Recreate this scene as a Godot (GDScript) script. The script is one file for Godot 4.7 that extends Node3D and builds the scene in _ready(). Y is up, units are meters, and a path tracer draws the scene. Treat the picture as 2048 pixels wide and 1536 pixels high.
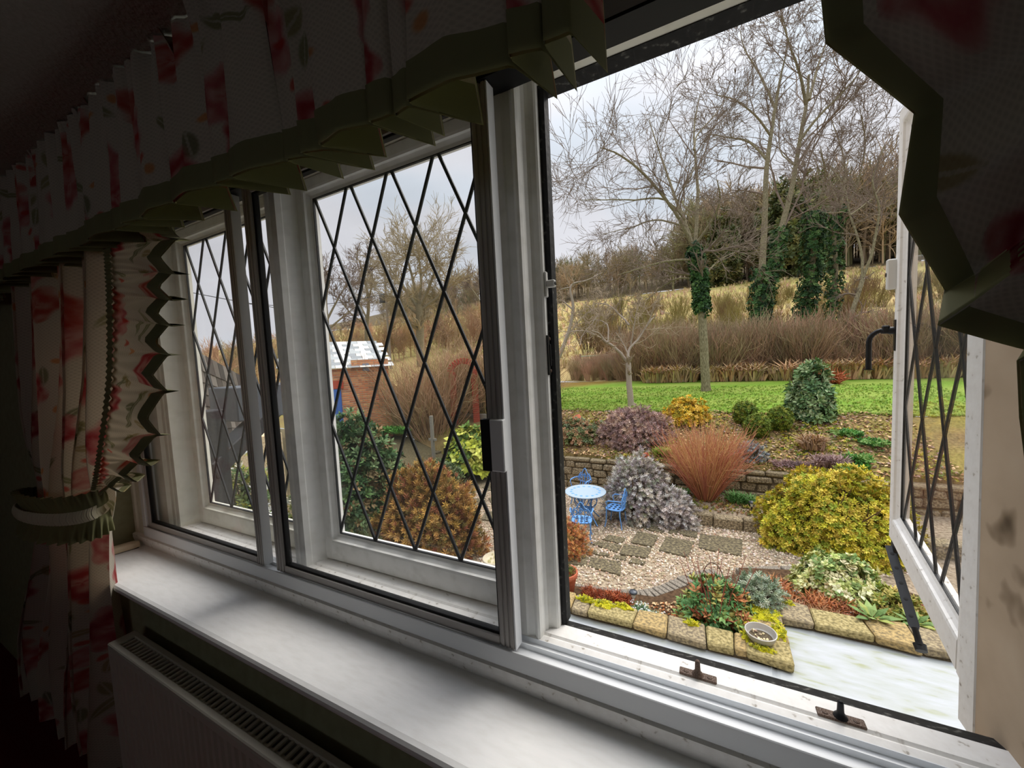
extends Node3D
# A cottage bedroom window seen from inside, one light open on a winter garden. The camera stands at the origin; x runs right along the wall, -z is out of doors, units are metres.

var rng := RandomNumberGenerator.new()
var M := {}

class MB:
	var v := PackedVector3Array()
	var n := PackedVector3Array()
	var u := PackedVector2Array()
	var c := PackedColorArray()
	var ix := PackedInt32Array()
	var col := Color(1, 1, 1)
	func vert(p: Vector3, nn: Vector3, uv := Vector2.ZERO) -> int:
		v.append(p); n.append(nn); u.append(uv); c.append(col)
		return v.size() - 1
	func fan(p: Array, nn: Vector3):   # points counter-clockwise seen from the front
		var b := v.size()
		for q in p:
			vert(q, nn, Vector2(q.x + q.z * 0.37, q.y + q.z * 0.61))
		for i in range(1, p.size() - 1):
			ix.append(b); ix.append(b + i + 1); ix.append(b + i)
	func poly(p: Array):
		fan(p, (p[1] - p[0]).cross(p[2] - p[0]).normalized())
	func out(p: Array, centre: Vector3):   # face of a convex body round centre
		var nn: Vector3 = (p[1] - p[0]).cross(p[2] - p[0])
		if nn.length() < 1e-12:
			return
		nn = nn.normalized()
		var m := Vector3.ZERO
		for q in p:
			m += q
		m /= p.size()
		if nn.dot(m - centre) < 0.0:
			p = p.duplicate(); p.reverse(); nn = -nn
		fan(p, nn)
	func box(lo: Vector3, hi: Vector3, ch := 0.0, xf := Transform3D()):
		var m := (lo + hi) * 0.5
		var h := (hi - lo).abs() * 0.5
		ch = minf(ch, minf(h.x, minf(h.y, h.z)) * 0.9)
		var ctr := xf * m
		var f := func(p): return xf * (m + p)
		if ch <= 0.0:
			for a in 3:
				for s in [-1.0, 1.0]:
					var q := []
					for k in [[-1, -1], [1, -1], [1, 1], [-1, 1]]:
						var p := Vector3.ZERO
						p[a] = s * h[a]; p[(a + 1) % 3] = k[0] * h[(a + 1) % 3]; p[(a + 2) % 3] = k[1] * h[(a + 2) % 3]
						q.append(f.call(p))
					out(q, ctr)
			return
		var i := h - Vector3.ONE * ch
		for a in 3:
			var b := (a + 1) % 3
			var d := (a + 2) % 3
			for s in [-1.0, 1.0]:
				var q := []
				for k in [[-1, -1], [1, -1], [1, 1], [-1, 1]]:
					var p := Vector3.ZERO
					p[a] = s * h[a]; p[b] = k[0] * i[b]; p[d] = k[1] * i[d]
					q.append(f.call(p))
				out(q, ctr)
				for t in [-1.0, 1.0]:
					var e := []
					for w in [[h[b], i[d], -1.0], [i[b], h[d], -1.0], [i[b], h[d], 1.0], [h[b], i[d], 1.0]]:
						var p := Vector3.ZERO
						p[a] = w[2] * i[a]; p[b] = s * w[0]; p[d] = t * w[1]
						e.append(f.call(p))
					out(e, ctr)
		for sx in [-1.0, 1.0]:
			for sy in [-1.0, 1.0]:
				for sz in [-1.0, 1.0]:
					out([f.call(Vector3(sx * h.x, sy * i.y, sz * i.z)), f.call(Vector3(sx * i.x, sy * h.y, sz * i.z)), f.call(Vector3(sx * i.x, sy * i.y, sz * h.z))], ctr)
	func prism(pts: PackedVector2Array, a: float, b: float, xf := Transform3D()):   # outline in local x,y, drawn out along local z from a to b
		if Geometry2D.is_polygon_clockwise(pts):
			pts = pts.duplicate(); pts.reverse()
		if b < a:
			var s := a; a = b; b = s
		var flip := xf.basis.determinant() < 0.0
		var k := pts.size()
		for i in k:
			var p := pts[i]; var q := pts[(i + 1) % k]
			var face := [xf * Vector3(p.x, p.y, a), xf * Vector3(q.x, q.y, a), xf * Vector3(q.x, q.y, b), xf * Vector3(p.x, p.y, b)]
			if flip: face.reverse()
			poly(face)
		var t := Geometry2D.triangulate_polygon(pts)
		for i in range(0, t.size(), 3):
			var tri := [pts[t[i]], pts[t[i + 1]], pts[t[i + 2]]]
			if (tri[1] - tri[0]).cross(tri[2] - tri[0]) < 0: tri.reverse()
			var up := [xf * Vector3(tri[0].x, tri[0].y, b), xf * Vector3(tri[1].x, tri[1].y, b), xf * Vector3(tri[2].x, tri[2].y, b)]
			var dn := [xf * Vector3(tri[2].x, tri[2].y, a), xf * Vector3(tri[1].x, tri[1].y, a), xf * Vector3(tri[0].x, tri[0].y, a)]
			if flip: up.reverse(); dn.reverse()
			poly(up); poly(dn)
	func tube(p: Array, r: Array, sides := 6, caps := true):
		var k := p.size()
		var ref := Vector3.UP
		var t0: Vector3 = (p[1] - p[0]).normalized()
		if absf(t0.dot(ref)) > 0.95: ref = Vector3.RIGHT
		var side := t0.cross(ref).normalized()
		var base := v.size()
		for i in k:
			var t: Vector3 = (p[mini(i + 1, k - 1)] - p[maxi(i - 1, 0)]).normalized()
			side = (side - t * side.dot(t)).normalized()
			var up := t.cross(side)
			for j in sides:
				var a := TAU * j / sides
				var d := side * cos(a) + up * sin(a)
				vert(p[i] + d * r[i], d, Vector2(float(j) / sides, i))
		for i in k - 1:
			for j in sides:
				var a := base + i * sides + j
				var b := base + i * sides + (j + 1) % sides
				ix.append_array([a, a + sides, b, b, a + sides, b + sides])
		if caps:
			for e in [0, k - 1]:
				if r[e] < 0.0005: continue
				var q := []
				for j in sides:
					q.append(v[base + e * sides + j])
				out(q, p[1] if e == 0 else p[k - 2])
	func lathe(pr: Array, seg := 20, xf := Transform3D()):   # profile of (radius, height), from the bottom up on the outside
		var base := v.size()
		var k := pr.size()
		for i in k:
			var t: Vector2 = (pr[mini(i + 1, k - 1)] - pr[maxi(i - 1, 0)]).normalized()
			for j in seg + 1:
				var a := TAU * j / seg
				var d := Vector3(cos(a), 0, sin(a))
				vert(xf * (d * pr[i].x + Vector3.UP * pr[i].y), (xf.basis * (d * t.y - Vector3.UP * t.x)).normalized(), Vector2(float(j) / seg, float(i) / k))
		for i in k - 1:
			for j in seg:
				var a := base + i * (seg + 1) + j
				ix.append_array([a, a + 1, a + seg + 1, a + 1, a + seg + 2, a + seg + 1])
	func grid(nu: int, nv: int, f: Callable, uvs := Vector2.ONE, off := Vector2.ZERO):   # f(s, t) -> Vector3; front is the side where s x t points out
		var base := v.size()
		var p := []
		for j in nv + 1:
			for i in nu + 1:
				p.append(f.call(float(i) / nu, float(j) / nv))
		for j in nv + 1:
			for i in nu + 1:
				var du: Vector3 = p[j * (nu + 1) + mini(i + 1, nu)] - p[j * (nu + 1) + maxi(i - 1, 0)]
				var dv: Vector3 = p[mini(j + 1, nv) * (nu + 1) + i] - p[maxi(j - 1, 0) * (nu + 1) + i]
				vert(p[j * (nu + 1) + i], du.cross(dv).normalized(), Vector2(float(i) / nu, float(j) / nv) * uvs + off)
		for j in nv:
			for i in nu:
				var a := base + j * (nu + 1) + i
				ix.append_array([a, a + nu + 1, a + 1, a + 1, a + nu + 1, a + nu + 2])
	func mesh() -> ArrayMesh:
		var a := []
		a.resize(Mesh.ARRAY_MAX)
		a[Mesh.ARRAY_VERTEX] = v; a[Mesh.ARRAY_NORMAL] = n; a[Mesh.ARRAY_TEX_UV] = u; a[Mesh.ARRAY_COLOR] = c; a[Mesh.ARRAY_INDEX] = ix
		var m := ArrayMesh.new()
		m.add_surface_from_arrays(Mesh.PRIMITIVE_TRIANGLES, a)
		return m

func part(called: String, b, m: Material, parent: Node = self, kind := "") -> MeshInstance3D:
	var o := MeshInstance3D.new()
	o.name = called
	o.mesh = b.mesh() if b is MB else b
	o.material_override = m
	parent.add_child(o, true)
	if kind: o.set_meta("kind", kind)
	return o

var taken := {}
func numbered(called: String) -> String:
	taken[called] = taken.get(called, -1) + 1
	return called if taken[called] == 0 else "%s_%03d" % [called, taken[called]]

func tag(o: Node, label: String, category: String, group := "", kind := "") -> Node:
	o.set_meta("label", label); o.set_meta("category", category)
	if group: o.set_meta("group", group)
	if kind: o.set_meta("kind", kind)
	return o

func thing(called: String, label: String, category: String, at := Vector3.ZERO, group := "", kind := "") -> Node3D:
	var o := Node3D.new()
	o.name = numbered(called)
	add_child(o)
	o.position = at
	tag(o, label, category, group, kind)
	return o

func solo(called: String, b, m: Material, label: String, category: String, kind := "", group := "") -> MeshInstance3D:
	var o := part(numbered(called), b, m)
	tag(o, label, category, group, kind)
	return o

func copies(called: String, m: Mesh, mt: Material, xs: Array, cols: Array, parent: Node) -> MultiMeshInstance3D:
	var mm := MultiMesh.new()
	mm.transform_format = MultiMesh.TRANSFORM_3D
	mm.use_colors = true
	mm.mesh = m
	mm.instance_count = xs.size()
	for i in xs.size():
		mm.set_instance_transform(i, xs[i])
		mm.set_instance_color(i, cols[i % cols.size()])
	var o := MultiMeshInstance3D.new()
	o.name = called
	o.multimesh = mm
	o.material_override = mt
	o.set_meta("kind", "stuff")
	parent.add_child(o, true)
	return o

func lin(r: float, g: float, b: float) -> Color:   # an sRGB colour given 0..255 as the linear value vertex colours hold
	return Color(r / 255.0, g / 255.0, b / 255.0).srgb_to_linear()

func rgb(r: float, g: float, b: float) -> Color:
	return Color(r / 255.0, g / 255.0, b / 255.0)

func mat(c: Color, rough := 0.6, metal := 0.0) -> StandardMaterial3D:
	var m := StandardMaterial3D.new()
	m.albedo_color = c; m.roughness = rough; m.metallic = metal
	m.metallic_specular = 0.4
	return m

func vmat(rough := 0.8) -> StandardMaterial3D:   # coloured by vertex or copy
	var m := mat(Color.WHITE, rough)
	m.vertex_color_use_as_albedo = true
	m.metallic_specular = 0.3
	return m

var noises := {}
func noise_tex(freq: float, seed_: int, ramp: Array, size := 256, kind := FastNoiseLite.TYPE_SIMPLEX_SMOOTH, oct := 4) -> NoiseTexture2D:
	var key := str([freq, seed_, ramp, size, kind, oct])
	if noises.has(key): return noises[key]
	var f := FastNoiseLite.new()
	f.noise_type = kind; f.frequency = freq; f.seed = seed_; f.fractal_octaves = oct
	var t := NoiseTexture2D.new()
	t.width = size; t.height = size; t.seamless = true; t.noise = f; t.generate_mipmaps = false
	if ramp.size():
		var g := Gradient.new()
		var offs := PackedFloat32Array(); var cs := PackedColorArray()
		for r in ramp:
			offs.append(r[0]); cs.append(r[1])
		g.offsets = offs; g.colors = cs
		t.color_ramp = g
	noises[key] = t
	return t

# ramp of colours spread over a surface by noise, in world space; bump in cm
func nmat(ramp: Array, freq: float, scale: float, rough := 0.8, bump := 0.0, seed_ := 1, stretch := Vector3.ONE, world := true, oct := 4) -> StandardMaterial3D:
	var m := mat(Color.WHITE, rough)
	m.albedo_texture = noise_tex(freq, seed_, ramp, 256, FastNoiseLite.TYPE_SIMPLEX_SMOOTH, oct)
	m.uv1_triplanar = true; m.uv1_world_triplanar = world
	m.uv1_scale = stretch * scale
	m.metallic_specular = 0.3
	if bump != 0.0:
		m.heightmap_enabled = true
		m.heightmap_texture = noise_tex(freq, seed_, [], 256, FastNoiseLite.TYPE_SIMPLEX_SMOOTH, oct)
		m.heightmap_scale = bump
	return m

func rnd(a: float, b: float) -> float:
	return rng.randf_range(a, b)

func rdir() -> Vector3:
	var z := rnd(-1, 1); var a := rnd(0, TAU); var r := sqrt(1 - z * z)
	return Vector3(r * cos(a), z, r * sin(a))

func frame_of(d: Vector3, roll := 0.0) -> Basis:   # y along d
	var y := d.normalized()
	var x := y.cross(Vector3.UP if absf(y.y) < 0.95 else Vector3.RIGHT).normalized()
	x = x.rotated(y, roll)
	return Basis(x, y, x.cross(y))

func _ready():
	rng.seed = 7
	# --- camera, sky, exposure ---
	var cam := Camera3D.new()
	cam.name = "camera"
	add_child(cam)
	cam.fov = 2.0 * rad_to_deg(atan(768.0 / 766.0))
	cam.near = 0.02; cam.far = 900.0
	cam.transform = Transform3D(Basis(Vector3(0.88923, -0.05179, -0.45451), Vector3(0.01671, 0.99659, -0.08086), Vector3(0.45715, 0.06431, 0.88706)).orthonormalized(), Vector3.ZERO)
	cam.current = true
	var we := WorldEnvironment.new()
	we.name = "surroundings"
	var e := Environment.new()
	e.background_mode = Environment.BG_SKY
	var sky := Sky.new()
	var pm := PanoramaSkyMaterial.new()
	pm.panorama = clouded_sky()
	sky.sky_material = pm
	e.sky = sky
	e.tonemap_mode = Environment.TONE_MAPPER_LINEAR
	e.tonemap_exposure = 1.0
	e.background_energy_multiplier = 1.0
	e.sdfgi_enabled = true; e.ssao_enabled = true; e.ssil_enabled = true
	we.environment = e
	add_child(we)
	var sun := DirectionalLight3D.new()   # the sun behind thin cloud
	sun.name = "veiled_sun"
	sun.light_color = Color(1.0, 0.97, 0.93)
	sun.light_energy = 0.95
	sun.light_angular_distance = 38.0
	sun.shadow_enabled = true
	sun.sky_mode = DirectionalLight3D.SKY_MODE_LIGHT_ONLY
	add_child(sun)
	sun.look_at_from_position(Vector3(0.34, 0.80, -0.55), Vector3.ZERO)
	materials()
	# --- the large structure ---
	room()
	timber_window()
	secondary_glazing()
	open_casement()
	# --- soft furnishings and the radiator ---
	furnish()
	# --- out of doors ---
	outdoors()

func clouded_sky() -> ImageTexture:   # a bright winter overcast, brighter towards the zenith, with bluer breaks low down on one side
	var w := 768; var h := 384
	var im := Image.create(w, h, false, Image.FORMAT_RGBAF)
	var f := FastNoiseLite.new()
	f.seed = 5; f.frequency = 1.5; f.fractal_octaves = 5; f.fractal_gain = 0.5
	var g := FastNoiseLite.new()
	g.seed = 11; g.frequency = 0.9; g.fractal_octaves = 3
	for j in h:
		var el := PI * 0.5 - PI * (j + 0.5) / h
		for i in w:
			var az := TAU * (i + 0.5) / w
			var d := Vector3(sin(az) * cos(el), sin(el), -cos(az) * cos(el))
			var y := maxf(d.y, 0.0)
			var q := Vector3(d.x, d.y * 2.4, d.z) * 1.6
			var n1 := f.get_noise_3d(q.x, q.y, q.z)
			var n2 := g.get_noise_3d(q.x * 1.2, q.y * 1.6, q.z * 1.2)
			var lum: float = SKY_LOW + (SKY_HIGH - SKY_LOW) * pow(y, 4.2) + 0.13 * n1
			var c := Color(0.955, 0.965, 1.03)
			c = c.lerp(Color(0.80, 0.93, 1.06), smoothstep(-0.1, 0.5, n2) * 0.55)
			im.set_pixel(i, j, Color(c.r * lum, c.g * lum, c.b * lum, 1))
	return ImageTexture.create_from_image(im)
const SKY_LOW := 0.77
const SKY_HIGH := 3.8

func materials():
	M.white = nmat([[0.0, rgb(224, 224, 218)], [0.45, rgb(240, 240, 236)], [1.0, rgb(245, 245, 242)]], 0.02, 3.0, 0.38, 0.0, 3)
	M.white_worn = nmat([[0.0, rgb(120, 112, 100)], [0.14, rgb(205, 200, 192)], [0.22, rgb(238, 236, 232)], [1.0, rgb(246, 245, 242)]], 0.03, 5.0, 0.5, 0.05, 9)
	M.cream = nmat([[0.0, rgb(222, 220, 204)], [0.5, rgb(236, 234, 220)], [1.0, rgb(240, 238, 226)]], 0.02, 3.0, 0.42, 0.0, 4)
	M.sill = nmat([[0.0, rgb(236, 236, 235)], [0.5, rgb(241, 242, 242)], [1.0, rgb(245, 245, 245)]], 0.03, 2.0, 0.4, 0.025, 5, Vector3(0.8, 1, 3))
	M.alu = mat(rgb(234, 237, 240), 0.35)
	M.alu_face_shaded = mat(rgb(176, 172, 168), 0.42)  # the same aluminium, darkened to imitate shade on the backlit panel faces
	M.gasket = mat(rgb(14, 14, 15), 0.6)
	M.olive = nmat([[0.0, rgb(150, 149, 118)], [1.0, rgb(164, 163, 132)]], 0.02, 4.0, 0.85, 0.03, 6)
	M.ceiling = nmat([[0.0, rgb(176, 176, 165)], [1.0, rgb(190, 190, 180)]], 0.05, 6.0, 0.95, 0.12, 7)
	M.shade_timber = nmat([[0.0, rgb(24, 20, 16)], [1.0, rgb(38, 31, 25)]], 0.03, 4.0, 0.7, 0.05, 8, Vector3(0.2, 1, 1))  # deep brown that holds the shade under the window head
	M.carpet = nmat([[0.0, rgb(112, 18, 26)], [1.0, rgb(140, 30, 36)]], 0.1, 20.0, 1.0, 0.3, 12)
	M.render_tan = nmat([[0.0, rgb(60, 48, 34)], [0.16, rgb(140, 122, 100)], [0.30, rgb(186, 166, 142)], [0.6, rgb(194, 174, 150)], [1.0, rgb(200, 182, 158)]], 0.012, 1.6, 0.85, 0.1, 13)
	M.black_paint = nmat([[0.0, rgb(150, 148, 140)], [0.2, rgb(70, 70, 68)], [0.3, rgb(38, 38, 38)], [1.0, rgb(28, 28, 29)]], 0.03, 5.0, 0.6, 0.08, 14)
	M.lead = mat(rgb(46, 48, 50), 0.5, 0.3)
	M.iron = mat(rgb(30, 31, 33), 0.42, 0.2)
	M.rusty = nmat([[0.0, rgb(60, 44, 36)], [0.5, rgb(104, 84, 72)], [1.0, rgb(150, 148, 142)]], 0.05, 30.0, 0.6, 0.02, 15)
	M.plastic_cream = mat(rgb(226, 208, 176), 0.4)
	M.plastic_white = mat(rgb(222, 222, 218), 0.4)
	M.glass = glass(0.012, 0.32)
	M.glass_dusty = glass(0.022, 0.32)
	M.radiator = mat(rgb(200, 196, 184), 0.4)

func glass(a: float, spec: float) -> StandardMaterial3D:
	var m := StandardMaterial3D.new()
	m.transparency = BaseMaterial3D.TRANSPARENCY_ALPHA
	m.albedo_color = Color(0.93, 0.97, 0.97, a)
	m.roughness = 0.03
	m.metallic_specular = spec
	return m

const X := Basis(Vector3(0, 0, 1), Vector3(0, 1, 0), Vector3(-1, 0, 0))   # draws an outline given as (z, y) out along -x

func room():
	var b := MB.new()
	# room side of the wall round the window
	b.box(Vector3(-4.4, -1.60, -0.76), Vector3(1.9, -0.745, -0.54))
	b.box(Vector3(-4.4, -0.745, -0.76), Vector3(-2.30, 0.60, -0.54))
	b.box(Vector3(0.44, -0.745, -0.76), Vector3(1.9, 0.60, -0.54))
	b.box(Vector3(-4.4, 0.60, -0.76), Vector3(1.9, 0.74, -0.54))
	tag(solo("wall_front", b, M.olive, "olive painted wall round the window and under its sill", "wall", "structure"), "olive painted wall round the window and under its sill", "wall", "", "structure")
	b = MB.new()
	b.box(Vector3(-4.4, -1.60, -0.54), Vector3(-4.2, 0.72, 3.4))
	solo("wall_left", b, M.olive, "dark end wall of the room beyond the tied floral curtain", "wall", "structure")
	b = MB.new()
	b.box(Vector3(1.7, -1.60, -0.54), Vector3(1.9, 0.72, 3.4))
	solo("wall_right", b, M.olive, "painted end wall of the room on the open light's side", "wall", "structure")
	b = MB.new()
	b.box(Vector3(-4.4, -1.60, 3.2), Vector3(1.9, -0.45, 3.4))
	b.box(Vector3(-4.4, 0.45, 3.2), Vector3(1.9, 0.72, 3.4))
	b.box(Vector3(-4.4, -0.45, 3.2), Vector3(-1.5, 0.45, 3.4))
	b.box(Vector3(0.6, -0.45, 3.2), Vector3(1.9, 0.45, 3.4))
	solo("wall_back", b, M.olive, "painted wall facing the window across the room", "wall", "structure")
	var wb := thing("window_5", "added window out of view opposite the leaded lights, put in as fill light", "window", Vector3.ZERO, "", "structure")  # unseen window added behind the camera to brighten the room side
	for q in [[-1.5, -0.45, -1.44, 0.45], [0.54, -0.45, 0.6, 0.45], [-1.5, -0.45, 0.6, -0.39], [-1.5, 0.39, 0.6, 0.45], [-0.48, -0.45, -0.42, 0.45]]:
		b = MB.new()
		b.box(Vector3(q[0], q[1], 3.27), Vector3(q[2], q[3], 3.34), 0.004)
		part("frame_bar", b, M.white, wb)
	b = MB.new()
	b.box(Vector3(-4.4, 0.70, -0.76), Vector3(1.9, 0.90, 3.4))
	solo("ceiling", b, M.ceiling, "dim textured ceiling just above the frilled valance", "ceiling", "structure")
	b = MB.new()
	b.box(Vector3(-4.4, -1.80, -0.76), Vector3(1.9, -1.60, 3.4))
	solo("floor", b, M.carpet, "dark red carpet in the shadow below the curtain", "floor", "structure")
	# lintel over the window, coloured near black to imitate shade behind the valance
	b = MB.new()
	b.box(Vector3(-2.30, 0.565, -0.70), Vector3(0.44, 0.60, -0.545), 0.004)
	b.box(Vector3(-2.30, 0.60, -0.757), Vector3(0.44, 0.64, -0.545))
	solo("trim_1", b, M.shade_timber, "window head lintel painted dark brown to stand for its shade behind the valance", "lintel", "structure")
	# weather side of the wall
	b = MB.new()
	b.box(Vector3(-5.2, -4.3, -0.945), Vector3(5.5, -0.765, -0.76))
	b.box(Vector3(-5.2, -0.765, -0.945), Vector3(-2.24, 1.4, -0.76))
	b.box(Vector3(0.400, -0.765, -0.905), Vector3(5.5, 1.4, -0.76))
	b.box(Vector3(-5.2, 0.66, -0.945), Vector3(5.5, 1.4, -0.76))
	solo("wall_outside", b, M.render_tan, "stained tan rendered wall beside the open casement", "wall", "structure")
	b = MB.new()
	b.box(Vector3(0.398, -0.705, -0.953), Vector3(0.47, 0.68, -0.904), 0.003)
	solo("trim_5", b, M.white_worn, "white painted jamb strip between the open casement and the tan reveal", "jamb", "structure")
	# window board
	b = MB.new()
	var pr := PackedVector2Array()
	pr.append_array([Vector2(-0.71, -0.752), Vector2(-0.515, -0.752), Vector2(-0.507, -0.749), Vector2(-0.5035, -0.743), Vector2(-0.5025, -0.738), Vector2(-0.5035, -0.732), Vector2(-0.508, -0.7265), Vector2(-0.517, -0.724), Vector2(-0.71, -0.724)])
	b.prism(pr, 2.30, -0.44, Transform3D(X, Vector3.ZERO))
	solo("trim_2", b, M.sill, "broad white painted window board with a rounded front edge", "windowsill", "structure")

func sash_window(called: String, label: String, x0: float, x1: float, y0: float, y1: float, gx0: float, gx1: float, lat: Array, m_frame: Material) -> Node3D:
	# a leaded light standing in the plane z = -0.84; its origin is the frame's
	var t := thing(called, label, "window", Vector3.ZERO, "", "structure")
	leaded(t, x0, x1, y0, y1, 0.045, lat, m_frame, Transform3D(Basis(), Vector3(0, 0, -0.84)))
	return t

# a glazed leaf: rails and stiles of width w round the glass, with bevelled inner edges, lead cames and diamond quarries. Local z 0 is the glass, +z the room
func leaded(t: Node3D, x0: float, x1: float, y0: float, y1: float, w: float, lat: Array, m: Material, xf: Transform3D, front := 0.024, back := 0.016, came := 0.0042):
	var gx0 := x0 + w; var gx1 := x1 - w; var gy0 := y0 + w * 1.7; var gy1 := y1 - w * 1.05
	# section across a stile, from its outer edge (0) to the glass (w)
	for k in 4:
		var b := MB.new()
		var ww: float = [w, w, w * 1.7, w * 1.05][k]
		var sec := PackedVector2Array()
		sec.append_array([Vector2(0, -back), Vector2(ww + 0.006, -back), Vector2(ww + 0.006, -0.003), Vector2(ww + 0.006, 0.004), Vector2(ww - 0.002, 0.006), Vector2(ww - 0.010, front * 0.62), Vector2(ww - 0.012, front * 0.9), Vector2(ww - 0.018, front), Vector2(0.002, front), Vector2(0, front - 0.002)])
		var bs: Basis
		match k:
			0: b.prism(sec, y0, y1, xf * Transform3D(Basis(Vector3(1, 0, 0), Vector3(0, 0, 1), Vector3(0, 1, 0)), Vector3(x0, 0, 0)))
			1: b.prism(sec, y0, y1, xf * Transform3D(Basis(Vector3(-1, 0, 0), Vector3(0, 0, 1), Vector3(0, 1, 0)), Vector3(x1, 0, 0)))
			2: b.prism(sec, gx0 - 0.012, gx1 + 0.012, xf * Transform3D(Basis(Vector3(0, 1, 0), Vector3(0, 0, 1), Vector3(1, 0, 0)), Vector3(0, y0, 0)))
			3: b.prism(sec, gx0 - 0.012, gx1 + 0.012, xf * Transform3D(Basis(Vector3(0, -1, 0), Vector3(0, 0, 1), Vector3(1, 0, 0)), Vector3(0, y1, 0)))
		part(["stile", "stile", "bottom_rail", "top_rail"][k], b, m, t)
	# lattice: lat = [x of a crossing, y of a crossing, half width, half height]
	var hx: float = lat[2]; var hy: float = lat[3]
	var rect := PackedVector2Array([Vector2(gx0, gy0), Vector2(gx1, gy0), Vector2(gx1, gy1), Vector2(gx0, gy1)])
	for i in range(-12, 13):
		for j in range(-8, 9):
			if (i + j) % 2: continue
			var q := Vector2(lat[0] + i * hx, lat[1] + j * hy + hy)
			for pl in Geometry2D.intersect_polygons(rect, PackedVector2Array([q - Vector2(0, hy), q + Vector2(hx, 0), q + Vector2(0, hy), q - Vector2(hx, 0)])):
				if pl.size() < 3: continue
				var b := MB.new()
				b.prism(pl, -0.0015, 0.0015, xf)
				part("pane", b, M.glass, t)
	var strip := func(a: Vector2, d: Vector2, half: float, h: float, called: String):
		var nn := (d - a).normalized().orthogonal() * half
		for pl in Geometry2D.intersect_polygons(rect, PackedVector2Array([a - nn, d - nn, d + nn, a + nn])):
			if pl.size() < 3: continue
			var b := MB.new()
			b.prism(pl, -h, h, xf)
			part(called, b, M.lead, t)
	for i in range(-14, 15):
		if i % 2: continue
		var a := Vector2(lat[0] + i * hx, lat[1])
		var dd := Vector2(hx, hy) * 9.0
		strip.call(a - dd, a + dd, came, 0.0024, "lead_strip")
		dd.x = -dd.x
		strip.call(a - dd, a + dd, came, 0.0027, "lead_strip")
	for ed in [[Vector2(gx0, gy0), Vector2(gx0, gy1)], [Vector2(gx1, gy0), Vector2(gx1, gy1)], [Vector2(gx0, gy0), Vector2(gx1, gy0)], [Vector2(gx0, gy1), Vector2(gx1, gy1)]]:
		strip.call(ed[0], ed[1], 0.009, 0.0036, "lead_border")

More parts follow.
